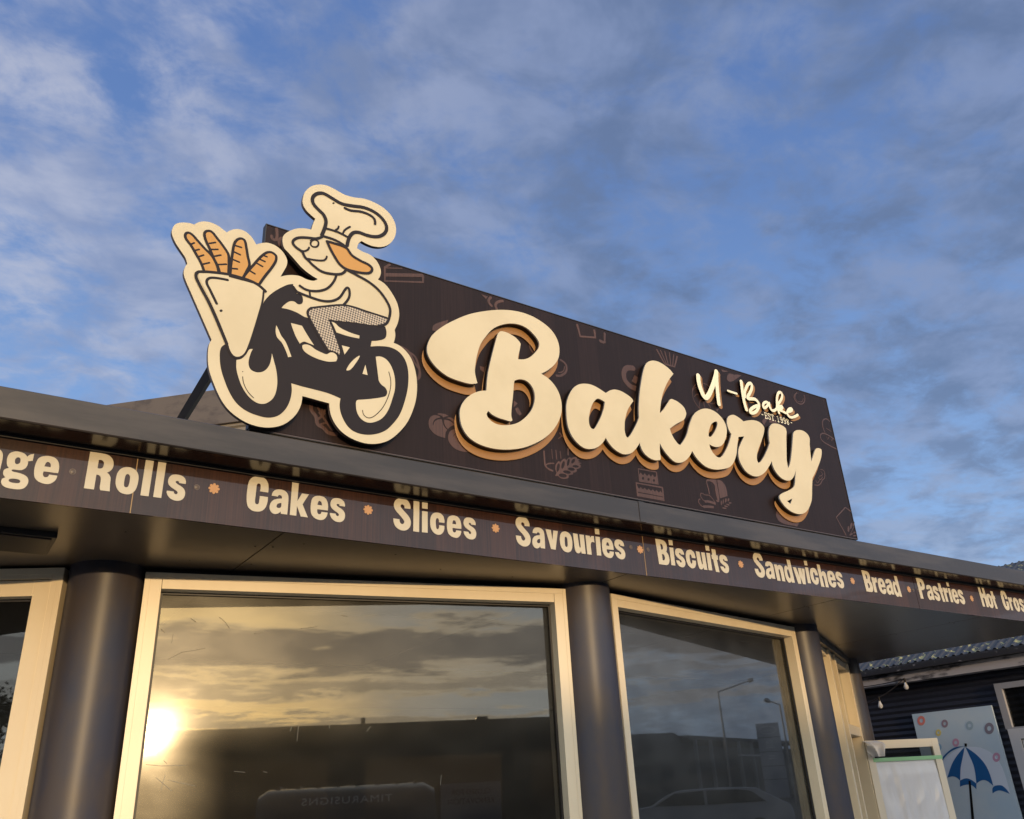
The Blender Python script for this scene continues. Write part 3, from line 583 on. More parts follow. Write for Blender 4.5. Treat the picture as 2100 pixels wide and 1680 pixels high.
Ah=[smooth_path(toY(z3("512,618 580,655! 570,720 540,810 500,890 460,945 425,925 408,860 415,780 440,690 475,635"),YF)),
    smooth_path(toY(z3("1775,863 1790,875 1790,905 1770,960 1735,1015 1710,1030 1697,1010 1705,950 1730,890"),YF)),
    smooth_path(toY(z4("1085,1248! 1065,1298! 1035,1272!"),YF))]
d0=onY(1353,945,YF); d1=onY(1353+2.5,945+11.,YF); DX,DZ=d1[0]-d0[0],d1[2]-d0[2]
for nm,loops in(('letter',[Bout,Bh]),('joined_letters',[Aout]+Ah)):
    m=MB(); fillY(m,loops,YF,.012,bevel=.0)
    # face vs edge material
    base=m.build(nm,[MT['cream'],MT['silver']],RS)
    for p in base.data.polygons:
        p.material_index=0 if abs(p.normal.y)>.9 else 1
    m=MB(); fillY(m,loops,YF+.0125,.034); m.build('letter_return',MT['black'],base)
    m=MB(); LB=[[(p[0]+DX,p[1]+DZ) for p in l] for l in loops]; fillY(m,LB,YS-.010,.0085)
    for l in LB: strokeY(m,l[::2] if len(l)>60 else l,.030,YS-.009,.12,closed=True)
    m.build('letter_backing',MT['lorange'],base)
# U-Bake script
cU=crop(1415,750,8.75); YU=YS-.026
ST=[("150,185 155,260 175,360 210,460 250,545 290,575 340,520 390,410 430,300 465,180 475,110",78),("478,110 480,250 490,400 505,560 522,690",66),("680,450 760,478 840,502",32),
    ("920,285 935,400 955,550 985,690 1015,790",56),("1000,420 1040,340 1085,315 1110,345 1105,420 1070,500 1035,560 1040,590 1100,595 1180,610 1230,670 1235,740 1190,820 1130,850 1085,840 1085,800 1140,750 1210,720",48),("1000,420 985,480 985,560",44),
    ("1425,690 1380,655 1330,670 1312,720 1330,760 1370,740 1410,690 1425,670! 1430,730 1460,790 1500,810 1560,770",40),
    ("1600,850 1575,770 1560,670 1565,560 1590,490 1630,480 1655,520 1640,600 1590,680 1560,740",40),("1570,760 1620,730 1660,740 1640,775 1600,785 1650,815 1720,850",38),
    ("1745,830 1800,820 1835,790 1820,770 1780,780 1750,830 1760,890 1800,925 1850,925 1900,905 1935,885",38)]
for k,(st,w_) in enumerate(ST):
    m=MB(); K(cU,st,w_*.98,m,YU,flat=.08); o=m.build('script_stroke',MT['pale'],RS)
m=MB()
for st,w_ in ST: K(cU,st,w_*1.05,m,YU+.014,flat=.4)
m.build('script_return',MT['black'],RS)
m=MB()
for st,w_ in ST:
    s2=' '.join((lambda a,b,c:'%g,%g%s'%(a+26,b+40,c))(*(float(q) for q in tk.rstrip('!').split(',')),'!' if tk.endswith('!') else '') for tk in st.split())
    K(cU,s2,w_*1.15,m,YS-.001,flat=.06)
m.build('script_backing',MT['lorange'],RS)
def textmesh(txt,size,spacing=1.,ext=.001):
    cu=bpy.data.curves.new('t','FONT'); cu.body=txt; cu.size=size; cu.space_character=spacing; cu.extrude=ext; cu.resolution_u=3
    ob=bpy.data.objects.new('t',cu); COL.objects.link(ob); dg=bpy.context.evaluated_depsgraph_get(); dg.update()
    me=bpy.data.meshes.new_from_object(ob.evaluated_get(dg)); v=[tuple(x.co) for x in me.vertices]; f=[tuple(p.vertices) for p in me.polygons]
    bpy.data.objects.remove(ob); bpy.data.curves.remove(cu); bpy.data.meshes.remove(me); return v,f
# slab-serif EST. 1998 drawn as strokes on a 6x10 grid
SER={'-':["0.5,5! 3,5!"],'E':["1,0! 1,10!","0,0! 5.5,0! 5.5,2!","0,10! 5.5,10! 5.5,8!","1,5! 4,5!"],'S':["5,8! 4.6,9.6 3,10 1,9.6 .8,7.2 2.5,5.6 4.6,4.2 5,2 3.6,.2 1.8,.2 .6,2!"],'T':["3,0! 3,10!","0,8! 0,10! 6,10! 6,8!","1.8,0! 4.2,0!"],'.':["1,0! 1.2,.2!"],
 '1':["2.5,0! 2.5,10! 1,8.8!","1,0! 4,0!"],'9':["1.2,1 3,0 5,2 5,7 4,9.8 2,9.8 1,7.6 2,5 4,5 5,7"],'8':["3,5.2 1.2,7.4 3,10 4.8,7.4 3,5.2 1,2.6 3,0 5,2.6 3,5.2"],' ':[]}
pA=onY(1415+1285/8.75,750+875/8.75,YI); pB=onY(1415+1840/8.75,750+1030/8.75,YI); m=MB()
tx='- EST. 1998 -'; adv={'.':3,'-':4.5,' ':2.6}; tw=sum(adv.get(c,7.2) for c in tx); u=(pB[0]-pA[0])/tw; x=pA[0]; zb2=pA[2]-.026; uz=.0052
for c in tx:
    for st in SER[c]:
        P=[(x+a*u,zb2+b*uz,cc) for a,b,cc in parse(st)]
        if len(P)>1: strokeY(m,smooth_path(P,closed=False,seg=3),.0068,YI,.1)
    x+=adv.get(c,7.2)*u
m.build('established_line',MT['pale'],RS)

# ------------------------------------------------------------------ cyclist cut-out
YC=YS-.075
CS=empty('cyclist_cutout_sign',(1.5,YC,3.45),'cream cut-out sign of a chef riding a bicycle with a basket of baguettes','sign')
m=MB(); F(z1,"872,150 885,105 920,70 965,56 1020,62 1075,88 1130,118 1190,135 1250,143 1310,165 1370,200 1415,245 1442,300 1446,350 1430,395 1395,428 1350,440 1305,435 1265,420 1235,403! 1215,420 1207,448! 1240,468 1290,490 1330,530 1352,580 1350,615 1335,640! 1380,670 1425,730 1455,790 1466,850 1458,905 1438,950! 1442,985 1432,1030! 1480,1055 1530,1110 1560,1180 1575,1270 1572,1360 1552,1440 1515,1520 1460,1585 1400,1630 1330,1650 1260,1648 1200,1630 1150,1605 1105,1570 1070,1525 1045,1470 1035,1402! 955,1380 870,1357! 862,1410 835,1465 790,1510 740,1538 680,1550 620,1548 550,1530 490,1500 430,1455 390,1410 355,1350 325,1280 300,1210 290,1150 290,1080 298,1035 312,1012! 285,950 250,870 215,790 180,710 150,640 140,600 148,565 163,543! 150,505 120,460 88,410 68,360 70,330 90,300 125,290 170,292 205,302! 235,287 275,283 315,292 355,312 385,335 405,350! 435,335 475,330 520,345 555,375 575,405 586,425! 625,415 665,416 710,435 750,470 775,515 775,550 755,590 735,623! 790,613 850,618 900,640 940,648 965,637! 920,610 870,570 825,520 785,475 758,445 748,400 755,370 785,345 830,328 880,325 925,333! 935,300 950,266! 925,245 895,215 875,180",mb=m,Y=YC,th=.024)
base=m.build('backing_board',[MT['cream'],mat('board_edge',(.12,.085,.07),.6)],CS)
for p in base.data.polygons: p.material_index=0 if abs(p.normal.y)>.9 else 1
m=MB(); F(z1,"395,1038! 370,1060 362,1110 370,1190 395,1270 425,1340 465,1400 520,1445 590,1475 660,1490 720,1478 765,1440 792,1390 805,1330 802,1278! 870,1298 950,1318 1030,1340 1105,1372! 1100,1420 1110,1470 1140,1530 1180,1570 1240,1592 1310,1593 1380,1570 1430,1525 1470,1470 1500,1390 1520,1300 1522,1210 1505,1140 1470,1090 1420,1060 1360,1050 1290,1052! 1297,1018! 1340,1015 1380,1000 1388,965 1380,930! 1300,905! 1190,895! 1050,880! 920,850! 912,878! 880,868 840,845 790,825 742,815! 760,795 790,775 820,775 845,792 870,785 872,750 855,728 832,728! 840,712 815,685 815,668! 780,672 720,700 670,735 635,775! 600,850! 560,950! 500,1060! 430,1050!",mb=m,Y=YC-.0012)
dk=m.build('bicycle_artwork',MT['dark'],CS)
m=MB()
for h in("465,1135! 500,1125 530,1090 545,1070 565,1068! 552,1095 540,1140 542,1175 560,1200 600,1212 640,1200 668,1165 680,1120 683,1095! 695,1140 710,1200 716,1270 708,1330 690,1370 660,1395 630,1405 590,1398 545,1365 505,1310 480,1250 465,1190","710,922! 722,945 740,985 765,1020 785,1065 803,1115! 783,1118! 765,1070 745,1030 715,995 706,960","800,908! 868,925! 900,980 942,1045! 905,1030 880,1022 855,1035! 830,990 812,945","870,1048 885,1040 915,1045 950,1070 990,1090 1020,1100 1040,1090 1060,1090 1080,1105 1085,1125 1078,1143! 1030,1145 970,1130 915,1105 880,1078","1050,900! 1070,908 1100,935 1160,965 1222,985! 1220,1003! 1150,988 1080,965! 1065,930","1113,1045! 1162,1058! 1130,1102!","1222,1108! 1222,1118 1195,1160 1165,1195 1143,1200! 1142,1192 1165,1155 1195,1125","1258,1165! 1272,1228! 1240,1220!","1322,1115! 1355,1115 1390,1135 1420,1180 1438,1240 1440,1310 1425,1370 1400,1440 1365,1490 1320,1515 1275,1520 1235,1500 1208,1460 1200,1410 1205,1385 1225,1380! 1290,1375 1360,1365 1385,1355 1392,1330 1380,1305 1355,1285 1340,1260! 1330,1180"):
    F(z1,h,mb=m,Y=YC-.0024)
m.build('wheel_artwork',MT['cream'],CS)
m=MB(); F(z1,"235,600 260,592 300,597 400,607 500,635 580,670 628,705! 620,780 600,860 575,950 545,1040 520,1095 490,1115 455,1112 430,1090 415,1040 385,960 340,850 290,740 245,650 233,620",mb=m,Y=YC-.0036); m.build('basket_artwork',MT['cream'],CS)
for k,(h,marks) in enumerate((("150,365 165,352 190,362 225,400 270,450 310,490 335,530 350,570 360,620! 275,620! 250,545 220,490 185,430 155,390",("180,425! 205,415!","205,462! 235,455!","225,502! 262,490!","250,548! 298,537!")),
  ("268,360 280,343 310,345 345,385 380,430 410,475 418,500 415,622! 367,622! 350,560 325,510 300,450 275,395",("300,418! 335,412!","310,455! 350,455!","325,498! 368,490!","352,548! 402,546!")),
  ("710,505 705,490 680,473 650,475 610,505 570,550 530,595 495,640! 605,670! 640,620 680,570 705,530",("630,492! 652,500!","608,515! 640,530!","590,540! 625,560!","545,585! 578,605!")),
  ("470,395 495,388 515,400 525,440 535,500 545,550 530,585 500,640! 425,620! 432,540 442,470 452,420",("455,430! 495,443!","450,470! 488,488!","438,515! 482,533!","430,572! 470,575!")))):
    yy=YC-.0014-.0022*k*.45; m=MB(); F(z1,h,mb=m,Y=yy); bg_=m.build('baguette_artwork',MT['orange'],CS)
    m=MB(); K(z1,h,13,m,yy-.0003,flat=.07,closed=True)
    for q in marks: K(z1,q,9,m,yy-.0003,flat=.07)
    m.build('outline',MT['dark'],bg_)
# cover foot of baguettes with the basket rim stroke
m=MB()
YK=YC-.0042
for st,w_ in(("405,1035 370,950 300,790 222,640 217,605 235,592! 300,594 420,609 520,637 590,668 643,712!",15),("632,715! 625,775 605,850! 575,950 545,1040 520,1095 490,1118 455,1118 428,1092 405,1035",10),
  ("410,643! 350,632 305,630 285,642 283,665 300,700 343,788",13)): K(z1,st,w_,m,YK,flat=.06)
F(z1,ell(330+370/3,360+832/3,3.2,2.6),mb=m,Y=YK)
m.build('basket_outline',MT['dark'],CS)
m=MB(); F(z1,"1022,405! 1060,415 1140,445! 1175,490 1230,525 1280,550 1300,575 1285,598 1245,600 1190,590 1140,575 1100,545 1070,500 1045,455",mb=m,Y=YC-.0012); m.build('hair_artwork',MT['orange'],CS)
# chequered trousers
def hound():
    m=bpy.data.materials.new('houndstooth_print'); m.use_nodes=True; t=NT(m.node_tree); p=t.n['Principled BSDF']; p.inputs['Roughness'].default_value=.45
    geo=t.node('ShaderNodeNewGeometry').outputs['Position']; sp=t.node('ShaderNodeSeparateXYZ',ins={0:t.node('ShaderNodeMapping',ins={0:geo,2:(0,R(-8),0)}).outputs[0]})
    s=.0150; i=t.math('MULTIPLY',t.math('FRACT',t.math('DIVIDE',sp.outputs[0],s)),8.); j=t.math('MULTIPLY',t.math('FRACT',t.math('DIVIDE',sp.outputs[2],s)),8.)
    wa=t.math('LESS_THAN',i,4.); wb=t.math('LESS_THAN',j,4.)
    tw=t.math('LESS_THAN',t.math('MULTIPLY',t.math('FRACT',t.math('DIVIDE',t.math('ADD',i,j),4.)),4.),2.)
    c=t.math('ADD',t.math('MULTIPLY',tw,wa),t.math('MULTIPLY',t.math('SUBTRACT',1.,tw),wb))
    t.l.new(t.mix(c,(.56,.47,.35),(.028,.020,.022)),p.inputs['Base Color']); return m
m=MB(); F(z1,"905,835 925,818 1000,812 1110,800 1180,812 1270,845 1385,882 1390,900 1360,918 1300,920 1200,905 1100,895 1030,885! 1060,960 1085,1030 1100,1080 1098,1102! 1060,1080 1028,1075! 1000,1030 960,960 925,890",mb=m,Y=YC-.0036); m.build('trouser_artwork',hound(),CS)
m=MB()
for st,w_ in(("990,368 1012,310 1015,275 1000,240 965,205 937,170 935,135 960,112 1000,110 1050,137 1110,172 1180,187 1250,197 1310,222 1360,262 1388,310 1382,348 1350,372 1310,376 1260,365 1220,350 1185,352 1160,380 1146,430",16),
 ("1015,325 1090,348 1155,382",11),("995,372 1075,398 1140,438",12),("1075,335 1090,325 1094,313",9),("1120,358 1132,335 1164,315",9),("1132,200 1170,215 1230,222 1280,240 1312,265 1318,298",12),
 ("990,378 960,388 900,382 850,382 820,395 812,415 830,440 870,470 885,500 905,520 940,555 990,590 1050,605 1110,605 1140,580",13),("865,462 885,465 905,455 912,443",9),("905,512 950,520 1000,522 1016,512 1021,498",9),
 ("1022,405 1060,415 1140,445 1175,490 1230,525 1280,550 1300,575 1285,598 1245,600 1190,590 1140,575 1100,545 1070,500 1045,455 1022,405",13),
 ("1080,612 1065,650 1030,690 985,708 930,710 890,700 855,678",12),("1145,580 1210,615 1280,655 1340,705 1385,765 1410,820 1405,875 1385,912 1340,925",13),("915,712! 918,740!",9),("840,716 880,733 920,748 990,770 1050,772 1100,750 1135,700 1150,690 1160,705 1158,750 1125,795",12),
 ("925,815 1000,806 1110,797 1180,808 1270,838 1390,876",10),("1030,1080 1000,1032 955,955 915,880 903,840 925,815",12),("815,682 838,712 850,720",8),
 ("503,1238 510,1280 535,1330 570,1368",4),("1402,1208 1415,1270 1405,1340 1370,1420 1320,1475 1280,1492 1250,1475 1241,1445",4)): K(z1,st,w_,m,YC-.0037,flat=.06)
K(z1,"945,396 965,404 970,420 962,436 945,440 928,434 921,420 927,404",9,m,YC-.0015,flat=.06,closed=True)
K(z1,"921,402! 945,388 985,380",8,m,YC-.0015,flat=.06)
F(z1,ell(330+1062/3,360+170/3,2.2,1.8),mb=m,Y=YC-.0015); F(z1,ell(330+503/3,360+1207/3,1.2,1),mb=m,Y=YC-.003)
m.build('chef_linework',MT['dark'],CS)
# stand-off blocks fixing the cut-out to the sign, and the brace
for x,z in((1.35,3.75),(1.35,4.2),(1.85,4.3),(1.9,3.7),(1.7,4.55)):
    m=MB(); m.box(x,x+.05,YC+.0245,YS-.0005,z,z+.05); m.build('stand_off_block',MT['steel'],CS)
m=MB(); a_=Vector(onY(445,742,YS+.08)); b_=Vector(onZ(375,858,3.30)); b_=Vector(onY(372,862,5.0))
m.tube([a_,b_,b_+(b_-a_)*.06],.032,4); tag(m.build('sign_brace',MT['steel']),'dark steel brace leaning from the back of the roof sign to the roof','brace')

# ------------------------------------------------------------------ recessed box in the soffit
q=Vector(onZ(97,1138,2.87)); m=MB(); m.box(q.x-.62,q.x,q.y-.34,q.y,2.87,2.899); m.box(q.x-.60,q.x-.02,q.y-.32,q.y-.02,2.862,2.8695)
tag(m.build('soffit_vent',MT['gasket'],bevel=.006),'black rectangular vent box fixed under the canopy above the left column','vent')

# ------------------------------------------------------------------ open door leaf and plastic sheet
hx,hy=9.05,6.40; an=R(-18.6); dm=Matrix.Translation((hx,hy,0))@Matrix.Rotation(an,4,'Z')
DL=empty('entrance_door',(hx,hy,.14),'open cream framed glass door with masking plastic taped over it','door')
m=MB(); m.box(.04,.13,-.025,.025,.14,1.975,mat=dm); m.box(.94,1.03,-.025,.025,.14,1.975,mat=dm); m.box(.13,.94,-.024,.024,1.885,1.974,mat=dm); m.box(.13,.94,-.024,.024,.14,.34,mat=dm)
m.build('door_frame',MT['dframe'],DL,bevel=.002)
m=MB(); m.add([dm@Vector(v) for v in((.12,0,.33),(.95,0,.33),(.95,0,1.895),(.12,0,1.895))],[(0,1,2,3)]); m.build('pane',MT['glassd'],DL)
m=MB(); m.box(.10,1.035,-.0285,-.0265,1.748,1.788,mat=dm); tag(m.build('masking_tape',mat('green_masking_tape',(.26,.50,.27),.6)),'strip of green masking tape holding plastic on the open door','tape')
pm=bpy.data.materials.new('plastic_sheeting'); pm.use_nodes=True; t=NT(pm.node_tree); p=t.n['Principled BSDF']; p.inputs['Base Color'].default_value=(.74,.74,.77,1); p.inputs['Roughness'].default_value=.26; p.inputs['Specular IOR Level'].default_value=.8
tl=t.node('ShaderNodeBsdfTransparent',ins={0:(.9,.9,.9,1)}); mxs=t.node('ShaderNodeMixShader',ins={0:.16,1:p.outputs[0],2:tl.outputs[0]}); t.l.new(mxs.outputs[0],t.n['Material Output'].inputs[0])
def sheet(s0,s1,z0,z1,amp,y,seed,nx=60,nz=80,slope=0):
    vs=[];fs=[]
    for j in range(nz+1):
        for i in range(nx+1):
            u=i/nx; v=j/nz; s=s0+(s1-s0)*u; z=z1-(z1-z0)*v
            n=noise.noise(Vector((s*11+seed+v*3*(u-.5),z*1.3,seed)))*1.0+(1-abs(noise.noise(Vector((s*6-z*2.2,z*2.2+s*1.5,seed+3)))))*.9+noise.noise(Vector((s*26,z*5,seed+6)))*.15
            k=min(1,v*9)*min(1,.35+v*2)
            vs.append(dm@Vector((s+.012*noise.noise(Vector((z*6,u*3,seed+9))),y-.008-amp*k*(n+.35),z)))
    for j in range(nz):
        for i in range(nx): a=j*(nx+1)+i; fs.append((a,a+1,a+nx+2,a+nx+1))
    return vs,fs
m=MB(); v_,f_=sheet(.125,.975,.3,1.775,.017,.004,4.,90,90); m.add(v_,f_)
tag(m.build('plastic_sheet',pm,smooth=True),'wrinkled translucent plastic sheet hanging from green tape on the open door','plastic sheet')
m=MB(); v_,f_=sheet(.0,.2,1.80,1.97,.09,-.03,9.,26,22); m.add(v_,f_)
tag(m.build('plastic_wrap',pm,smooth=True),'crumpled scrap of clear plastic wrapped round the top hinge corner of the open door','plastic wrap')

# ------------------------------------------------------------------ neighbouring shed
NX=11.5
NB=empty('neighbouring_building',(NX,6,0),'dark corrugated shop next door with lichen spotted roof and worn white fascia','building')
Y0,Y1=4.72,12.0
m=MB(); z=.1; vs=[]
while z<2.85: 
    vs+= [(NX+.012*math.cos(2*math.pi*k/8),z+.076*k/8) for k in range(8)]; z+=.076
n_=len(vs); m.add([(x,y,zz) for y in(Y0,Y1) for x,zz in vs],[(i,i+1,n_+i+1,n_+i) for i in range(n_-1)]); m.build('wall',MT['navy'],NB,smooth=True)
m=MB(); m.box(NX-.22,NX-.195,Y0,Y1,2.76,2.895); m.box(NX-.194,NX+.02,Y0,Y1,2.762,2.78)
m.build('fascia',mat('peeling_white_fascia',(.42,.38,.37),.7,nz=((.05,.045,.045),(2,2.6,9),.50,.66)),NB)
m=MB(); gp=[(NX-.225,2.90),(NX-.34,2.90),(NX-.345,2.958),(NX-.335,2.958),(NX-.325,2.912),(NX-.225,2.912)]
k_=len(gp); m.add([(x,y,zz) for y in(Y0,Y1) for x,zz in gp],[(i,(i+1)%k_,k_+(i+1)%k_,k_+i) for i in range(k_)]); m.box(NX-.222,NX-.02,Y0,Y1,2.8965,3.01); m.box(NX-.298,NX-.2225,Y0,Y1,2.93,2.985); m.build('gutter',mat('black_gutter',(.03,.028,.03),.35,nz=((.16,.15,.15),(8,8,20),.62,.7)),NB)
# corrugated roof up to the ridge
pr=onX(2100,1150,14.2); zr=pr[2]; m=MB(); ny=int((Y1-Y0)/.076*6); vs=[];fs=[]
for i in range(ny+1):
    y=Y0+(Y1-Y0)*i/ny; dz=.018*math.cos(2*math.pi*(y-Y0)/.11)
    vs+=[(NX-.30,y,2.985+dz),(14.2,y,zr+dz)]
for i in range(ny): fs.append((2*i,2*i+2,2*i+3,2*i+1))
m.add(vs,fs); m.build('roof',MT['roofn'],NB,smooth=True)
m=MB(); zE=3.02; m.add([(NX+.02,Y0+.02,.1),(17.4,Y0+.02,.1),(17.4,Y0+.02,zE),(14.2,Y0+.02,zr-.03),(NX-.2,Y0+.02,zE),(NX+.02,Y1-.02,.1),(17.4,Y1-.02,.1),(17.4,Y1-.02,zE),(14.2,Y1-.02,zr-.03),(NX-.2,Y1-.02,zE)],[(0,1,2,3,4),(9,8,7,6,5),(1,6,7,2)]); m.build('gable_wall',MT['navy'],NB)
m=MB(); m.box(14.2,17.5,Y0,Y1,0,.02,mat=Matrix.Translation((14.2,0,zr))@Matrix.Rotation(math.atan2(zr-zE,3.2),4,'Y')@Matrix.Translation((-14.2,0,-.02))@Matrix.Diagonal((1,1,1,1))); m.build('rear_roof',MT['roofn'],NB)
def XP(px,py,Xp=NX-.02): q=onX(px,py,Xp); return q[1],q[2]
# window and door in that wall
ya,zt=XP(2040,1403); zb3=XP(2062,1493)[1]
m=MB(); xf0,xf1=NX-.06,NX-.015
m.box(xf0,xf1,ya-.09,ya,zb3-.02,zt); m.box(xf0,xf1,ya-1.2,ya-.09,zt-.07,zt); m.box(xf0,xf1,ya-1.2,ya-.09,zb3-.08,zb3)
wn_=m.build('window',mat('grey_frame',(.30,.29,.30),.4),NB,bevel=.003)
m=MB(); m.add([(NX-.022,ya-1.2,zb3),(NX-.022,ya-.09,zb3),(NX-.022,ya-.09,zt-.06),(NX-.022,ya-1.2,zt-.06)],[(0,1,2,3)]); m.build('pane',MT['glassd'],wn_)
m=MB(); m.box(NX-.08,NX-.0605,ya-.16,ya-.03,.1,zb3-.02); m.box(NX-.08,NX-.0605,ya-1.2,ya-.16,zb3-.14,zb3-.02); m.box(NX-.06,NX-.016,ya-.27,ya-.165,.1,zb3-.15); m.box(NX-.06,NX-.016,ya-1.2,ya-.27,zb3-.26,zb3-.15)
dr=m.build('door',mat('white_door_frame',(.5,.49,.5),.4),NB,bevel=.003)
m=MB(); m.box(NX-.09,NX-.0605,ya-.175,ya-.162,1.55,1.66); m.build('hinge',MT['steel'],dr)
m=MB(); m.add([(NX-.022,ya-1.2,.1),(NX-.022,ya-.27,.1),(NX-.022,ya-.27,zb3-.26),(NX-.022,ya-1.2,zb3-.26)],[(0,1,2,3)]); m.build('pane',MT['glassd'],dr)
# poster panel
XPn=NX-.06
cP=crop(1600,1300,4.2)
p1=XP(1600+1133/4.2,1300+693/4.2,XPn); p2=XP(1600+1815/4.2,1300+612/4.2,XPn)
PP=empty('poster_panel',(XPn,p2[0],.7),'pale blue poster panel with donuts and a blue and white umbrella on the dark wall','poster')
m=MB(); m.box(XPn,XPn+.03,p2[0],p1[0],.7,p1[1]); m.build('board',mat('pale_blue_print',(.42,.53,.63),.4,nz=((.52,.58,.62),(1,1,1.2),.35,.65)),PP,bevel=.001)
def FX(mb,*ls,d=.001,mi=0):
    loops=[smooth_path(toXp(cP(l) if isinstance(l,str) else l,XPn-d)) for l in ls]
    fillY(mb,loops,XPn-d,.0008,mi=mi,mp=Xmap)
for cx,cy,r_,c_ in((1215,748,38,(.62,.20,.17)),(1417,773,32,(.26,.19,.24)),(1632,790,36,(.30,.40,.48)),(1800,815,46,(.20,.18,.23)),(1362,852,27,(.62,.52,.16)),(1512,937,33,(.50,.27,.38)),(1862,1063,37,(.50,.27,.38)),(1360,978,34,(.22,.38,.55))):
    m=MB(); FX(m,EL(cP,cx,cy,r_*.88,r_*1.08),EL(cP,cx,cy,r_*.38,r_*.46),d=.0034); m.build('donut_print',mat('donut_icing',c_,.5),PP)
bl=mat('blue_print',(.015,.10,.28),.45); wh=mat('white_print',(.60,.65,.74),.45)
m=MB(); FX(m,"1590,975! 1630,1050 1670,1150 1685,1290! 1640,1255 1600,1245 1552,1262! 1555,1150 1575,1050"); FX(m,"1600,975! 1750,990 1880,1090 1980,1380! 1900,1310 1838,1310! 1780,1150 1700,1050"); FX(m,"1585,978! 1520,1000 1440,1060 1385,1115! 1380,1180! 1440,1240! 1480,1120 1530,1040"); m.build('umbrella_white_print',wh,PP)
m=MB()
for h in("1590,970! 1500,980 1420,1040 1380,1095! 1385,1110! 1450,1030 1530,985","1588,975! 1530,1040 1480,1120 1440,1240! 1500,1230 1550,1265! 1555,1150 1575,1050","1595,975! 1700,1050 1780,1150 1835,1310! 1760,1260 1690,1290! 1670,1150 1630,1050","1548,1265! 1600,1245 1640,1255 1690,1290! 1690,1340! 1650,1305 1600,1300 1548,1318!","1830,1375! 1835,1320 1900,1305 1940,1330 1978,1380! 1900,1350 1860,1355"): FX(m,h,d=.0022)
m.build('umbrella_blue_print',bl,PP)
m=MB(); FX(m,"1622,1265! 1640,1268! 1690,1800! 1662,1800!",d=.0034); FX(m,"1587,943! 1608,945! 1608,972! 1588,972!",d=.0034); m.build('umbrella_pole_print',MT['black'],PP)
# string lights
SLg=empty('string_lights',(NX-.26,7,2.7),'black festoon cable with clear bulbs along the worn white fascia','string lights')
A=Vector(onX(1768,1409,NX-.26)); B=Vector(onX(1852,1393,NX-.26)); C_=Vector(onX(1802,1431,NX-.5)); D_=Vector(onX(1765,1448,NX-.6))
def sag(a,b,s,n=10): return [a.lerp(b,k/n)+Vector((0,0,-s*4*(k/n)*(1-k/n))) for k in range(n+1)]
m=MB(); m.tube(sag(A,B,.01),.0065,6); m.tube(sag(B,C_,.02),.0065,6); m.tube(sag(C_,D_,.01),.0065,6); m.tube(sag(B,B+Vector((0,-3,.0)),.0),.003,6) if False else None
m.build('cable',MT['black'],SLg)
bulbm=bpy.data.materials.new('clear_bulb'); bulbm.use_nodes=True; pb=bulbm.node_tree.nodes['Principled BSDF']; pb.inputs['Transmission Weight'].default_value=.6; pb.inputs['Roughness'].default_value=.03; pb.inputs['Base Color'].default_value=(.9,.86,.8,1)
for q in(B+Vector((0,-.02,0)),C_):
    m=MB(); m.tube([q+Vector((0,0,.01)),q+Vector((0,0,-.045))],.014,12); sk=m.build('socket',MT['black'],SLg,smooth=True)
    m=MB(); pr_=[(.0,.013),(.015,.015),(.04,.026),(.06,.031),(.08,.027),(.092,.015),(.095,.003)]
    m.tube([q+Vector((0,0,-.045-a)) for a,_ in pr_],[r for _,r in pr_],16); m.build('bulb',bulbm,SLg,smooth=True)

# ------------------------------------------------------------------ across the road (seen mirrored in the windows)
dkw=mat('dark_green_cladding',(.035,.04,.036),.6)
WH=empty('warehouse',(10,-45,0),'long low dark warehouse across the road with small roof vents','building')
m=MB(); m.box(-8.8,60,-62,-45,0,5.95); m.build('wall',dkw,WH)
m=MB(); m.box(-8.9,60.1,-62.1,-44.9,5.95,6.05); m.build('roof',mat('dark_roof',(.03,.03,.03),.6),WH)
m=MB(); m.tube([(2.9,-46,6.05),(2.9,-46,6.4)],.13,12); m.tube([(2.9,-46,6.4),(2.9,-46,6.5)],[.22,.05],12); m.build('chimney',MT['steel'],WH)
m=MB(); m.box(9.9,10.6,-46,-45.3,6.05,6.25); m.build('roof_vent',MT['steel'],WH,bevel=.05)
m=MB(); m.box(12.0,12.9,-44.9,-44.8,2.5,5.7); m.build('downpipe_panel',mat('brown_panel',(.11,.085,.05),.6),WH)
LW=empty('low_shed',(-30,-45,0),'low flat roofed shed left of the long dark warehouse across the road','building')
m=MB(); m.box(-55,-8.81,-60,-46,0,4.7); m.build('wall',dkw,LW); m=MB(); m.box(-55.1,-8.95,-60.1,-45.9,4.7,4.78); m.build('roof',MT['roofd'],LW)
DB=empty('car_dealership',(95,-30,0),'grey gabled showroom building seen mirrored in the right hand window','building')
gm=mat('grey_showroom_cladding',(.14,.135,.125),.6)
m=MB(); m.box(60,124,-50,-30,0,5.4); m.box(60,86,-50,-29.8,5.4,5.6)
m.add([(66,-29.7,0),(82.3,-29.7,0),(82.3,-29.7,6.1),(80.7,-29.7,6.5),(66,-29.7,5.9),(66,-50,0),(82.3,-50,0),(82.3,-50,6.1),(80.7,-50,6.5),(66,-50,5.9)],[(0,1,2,3,4),(9,8,7,6,5),(1,6,7,2),(0,4,9,5),(2,7,8,3),(3,8,9,4)]); m.build('wall',gm,DB)
m=MB(); m.box(82.4,119,-50,-29,5.9,6.25); m.build('roof',MT['roofd'],DB)
PPm=mat('pale_post',(.4,.4,.38),.5)
for x_ in range(84,119,4):
    m=MB(); m.box(x_,x_+.3,-29.2,-28.9,0,5.9); m.build('canopy_post',PPm,DB)
m=MB(); m.box(95,104,-28.9,-28.6,4.4,4.55); m.build('eaves_fascia',mat('pale_fascia',(.6,.6,.58),.4),DB)  # plain pale strip at the lower eaves of the showroom
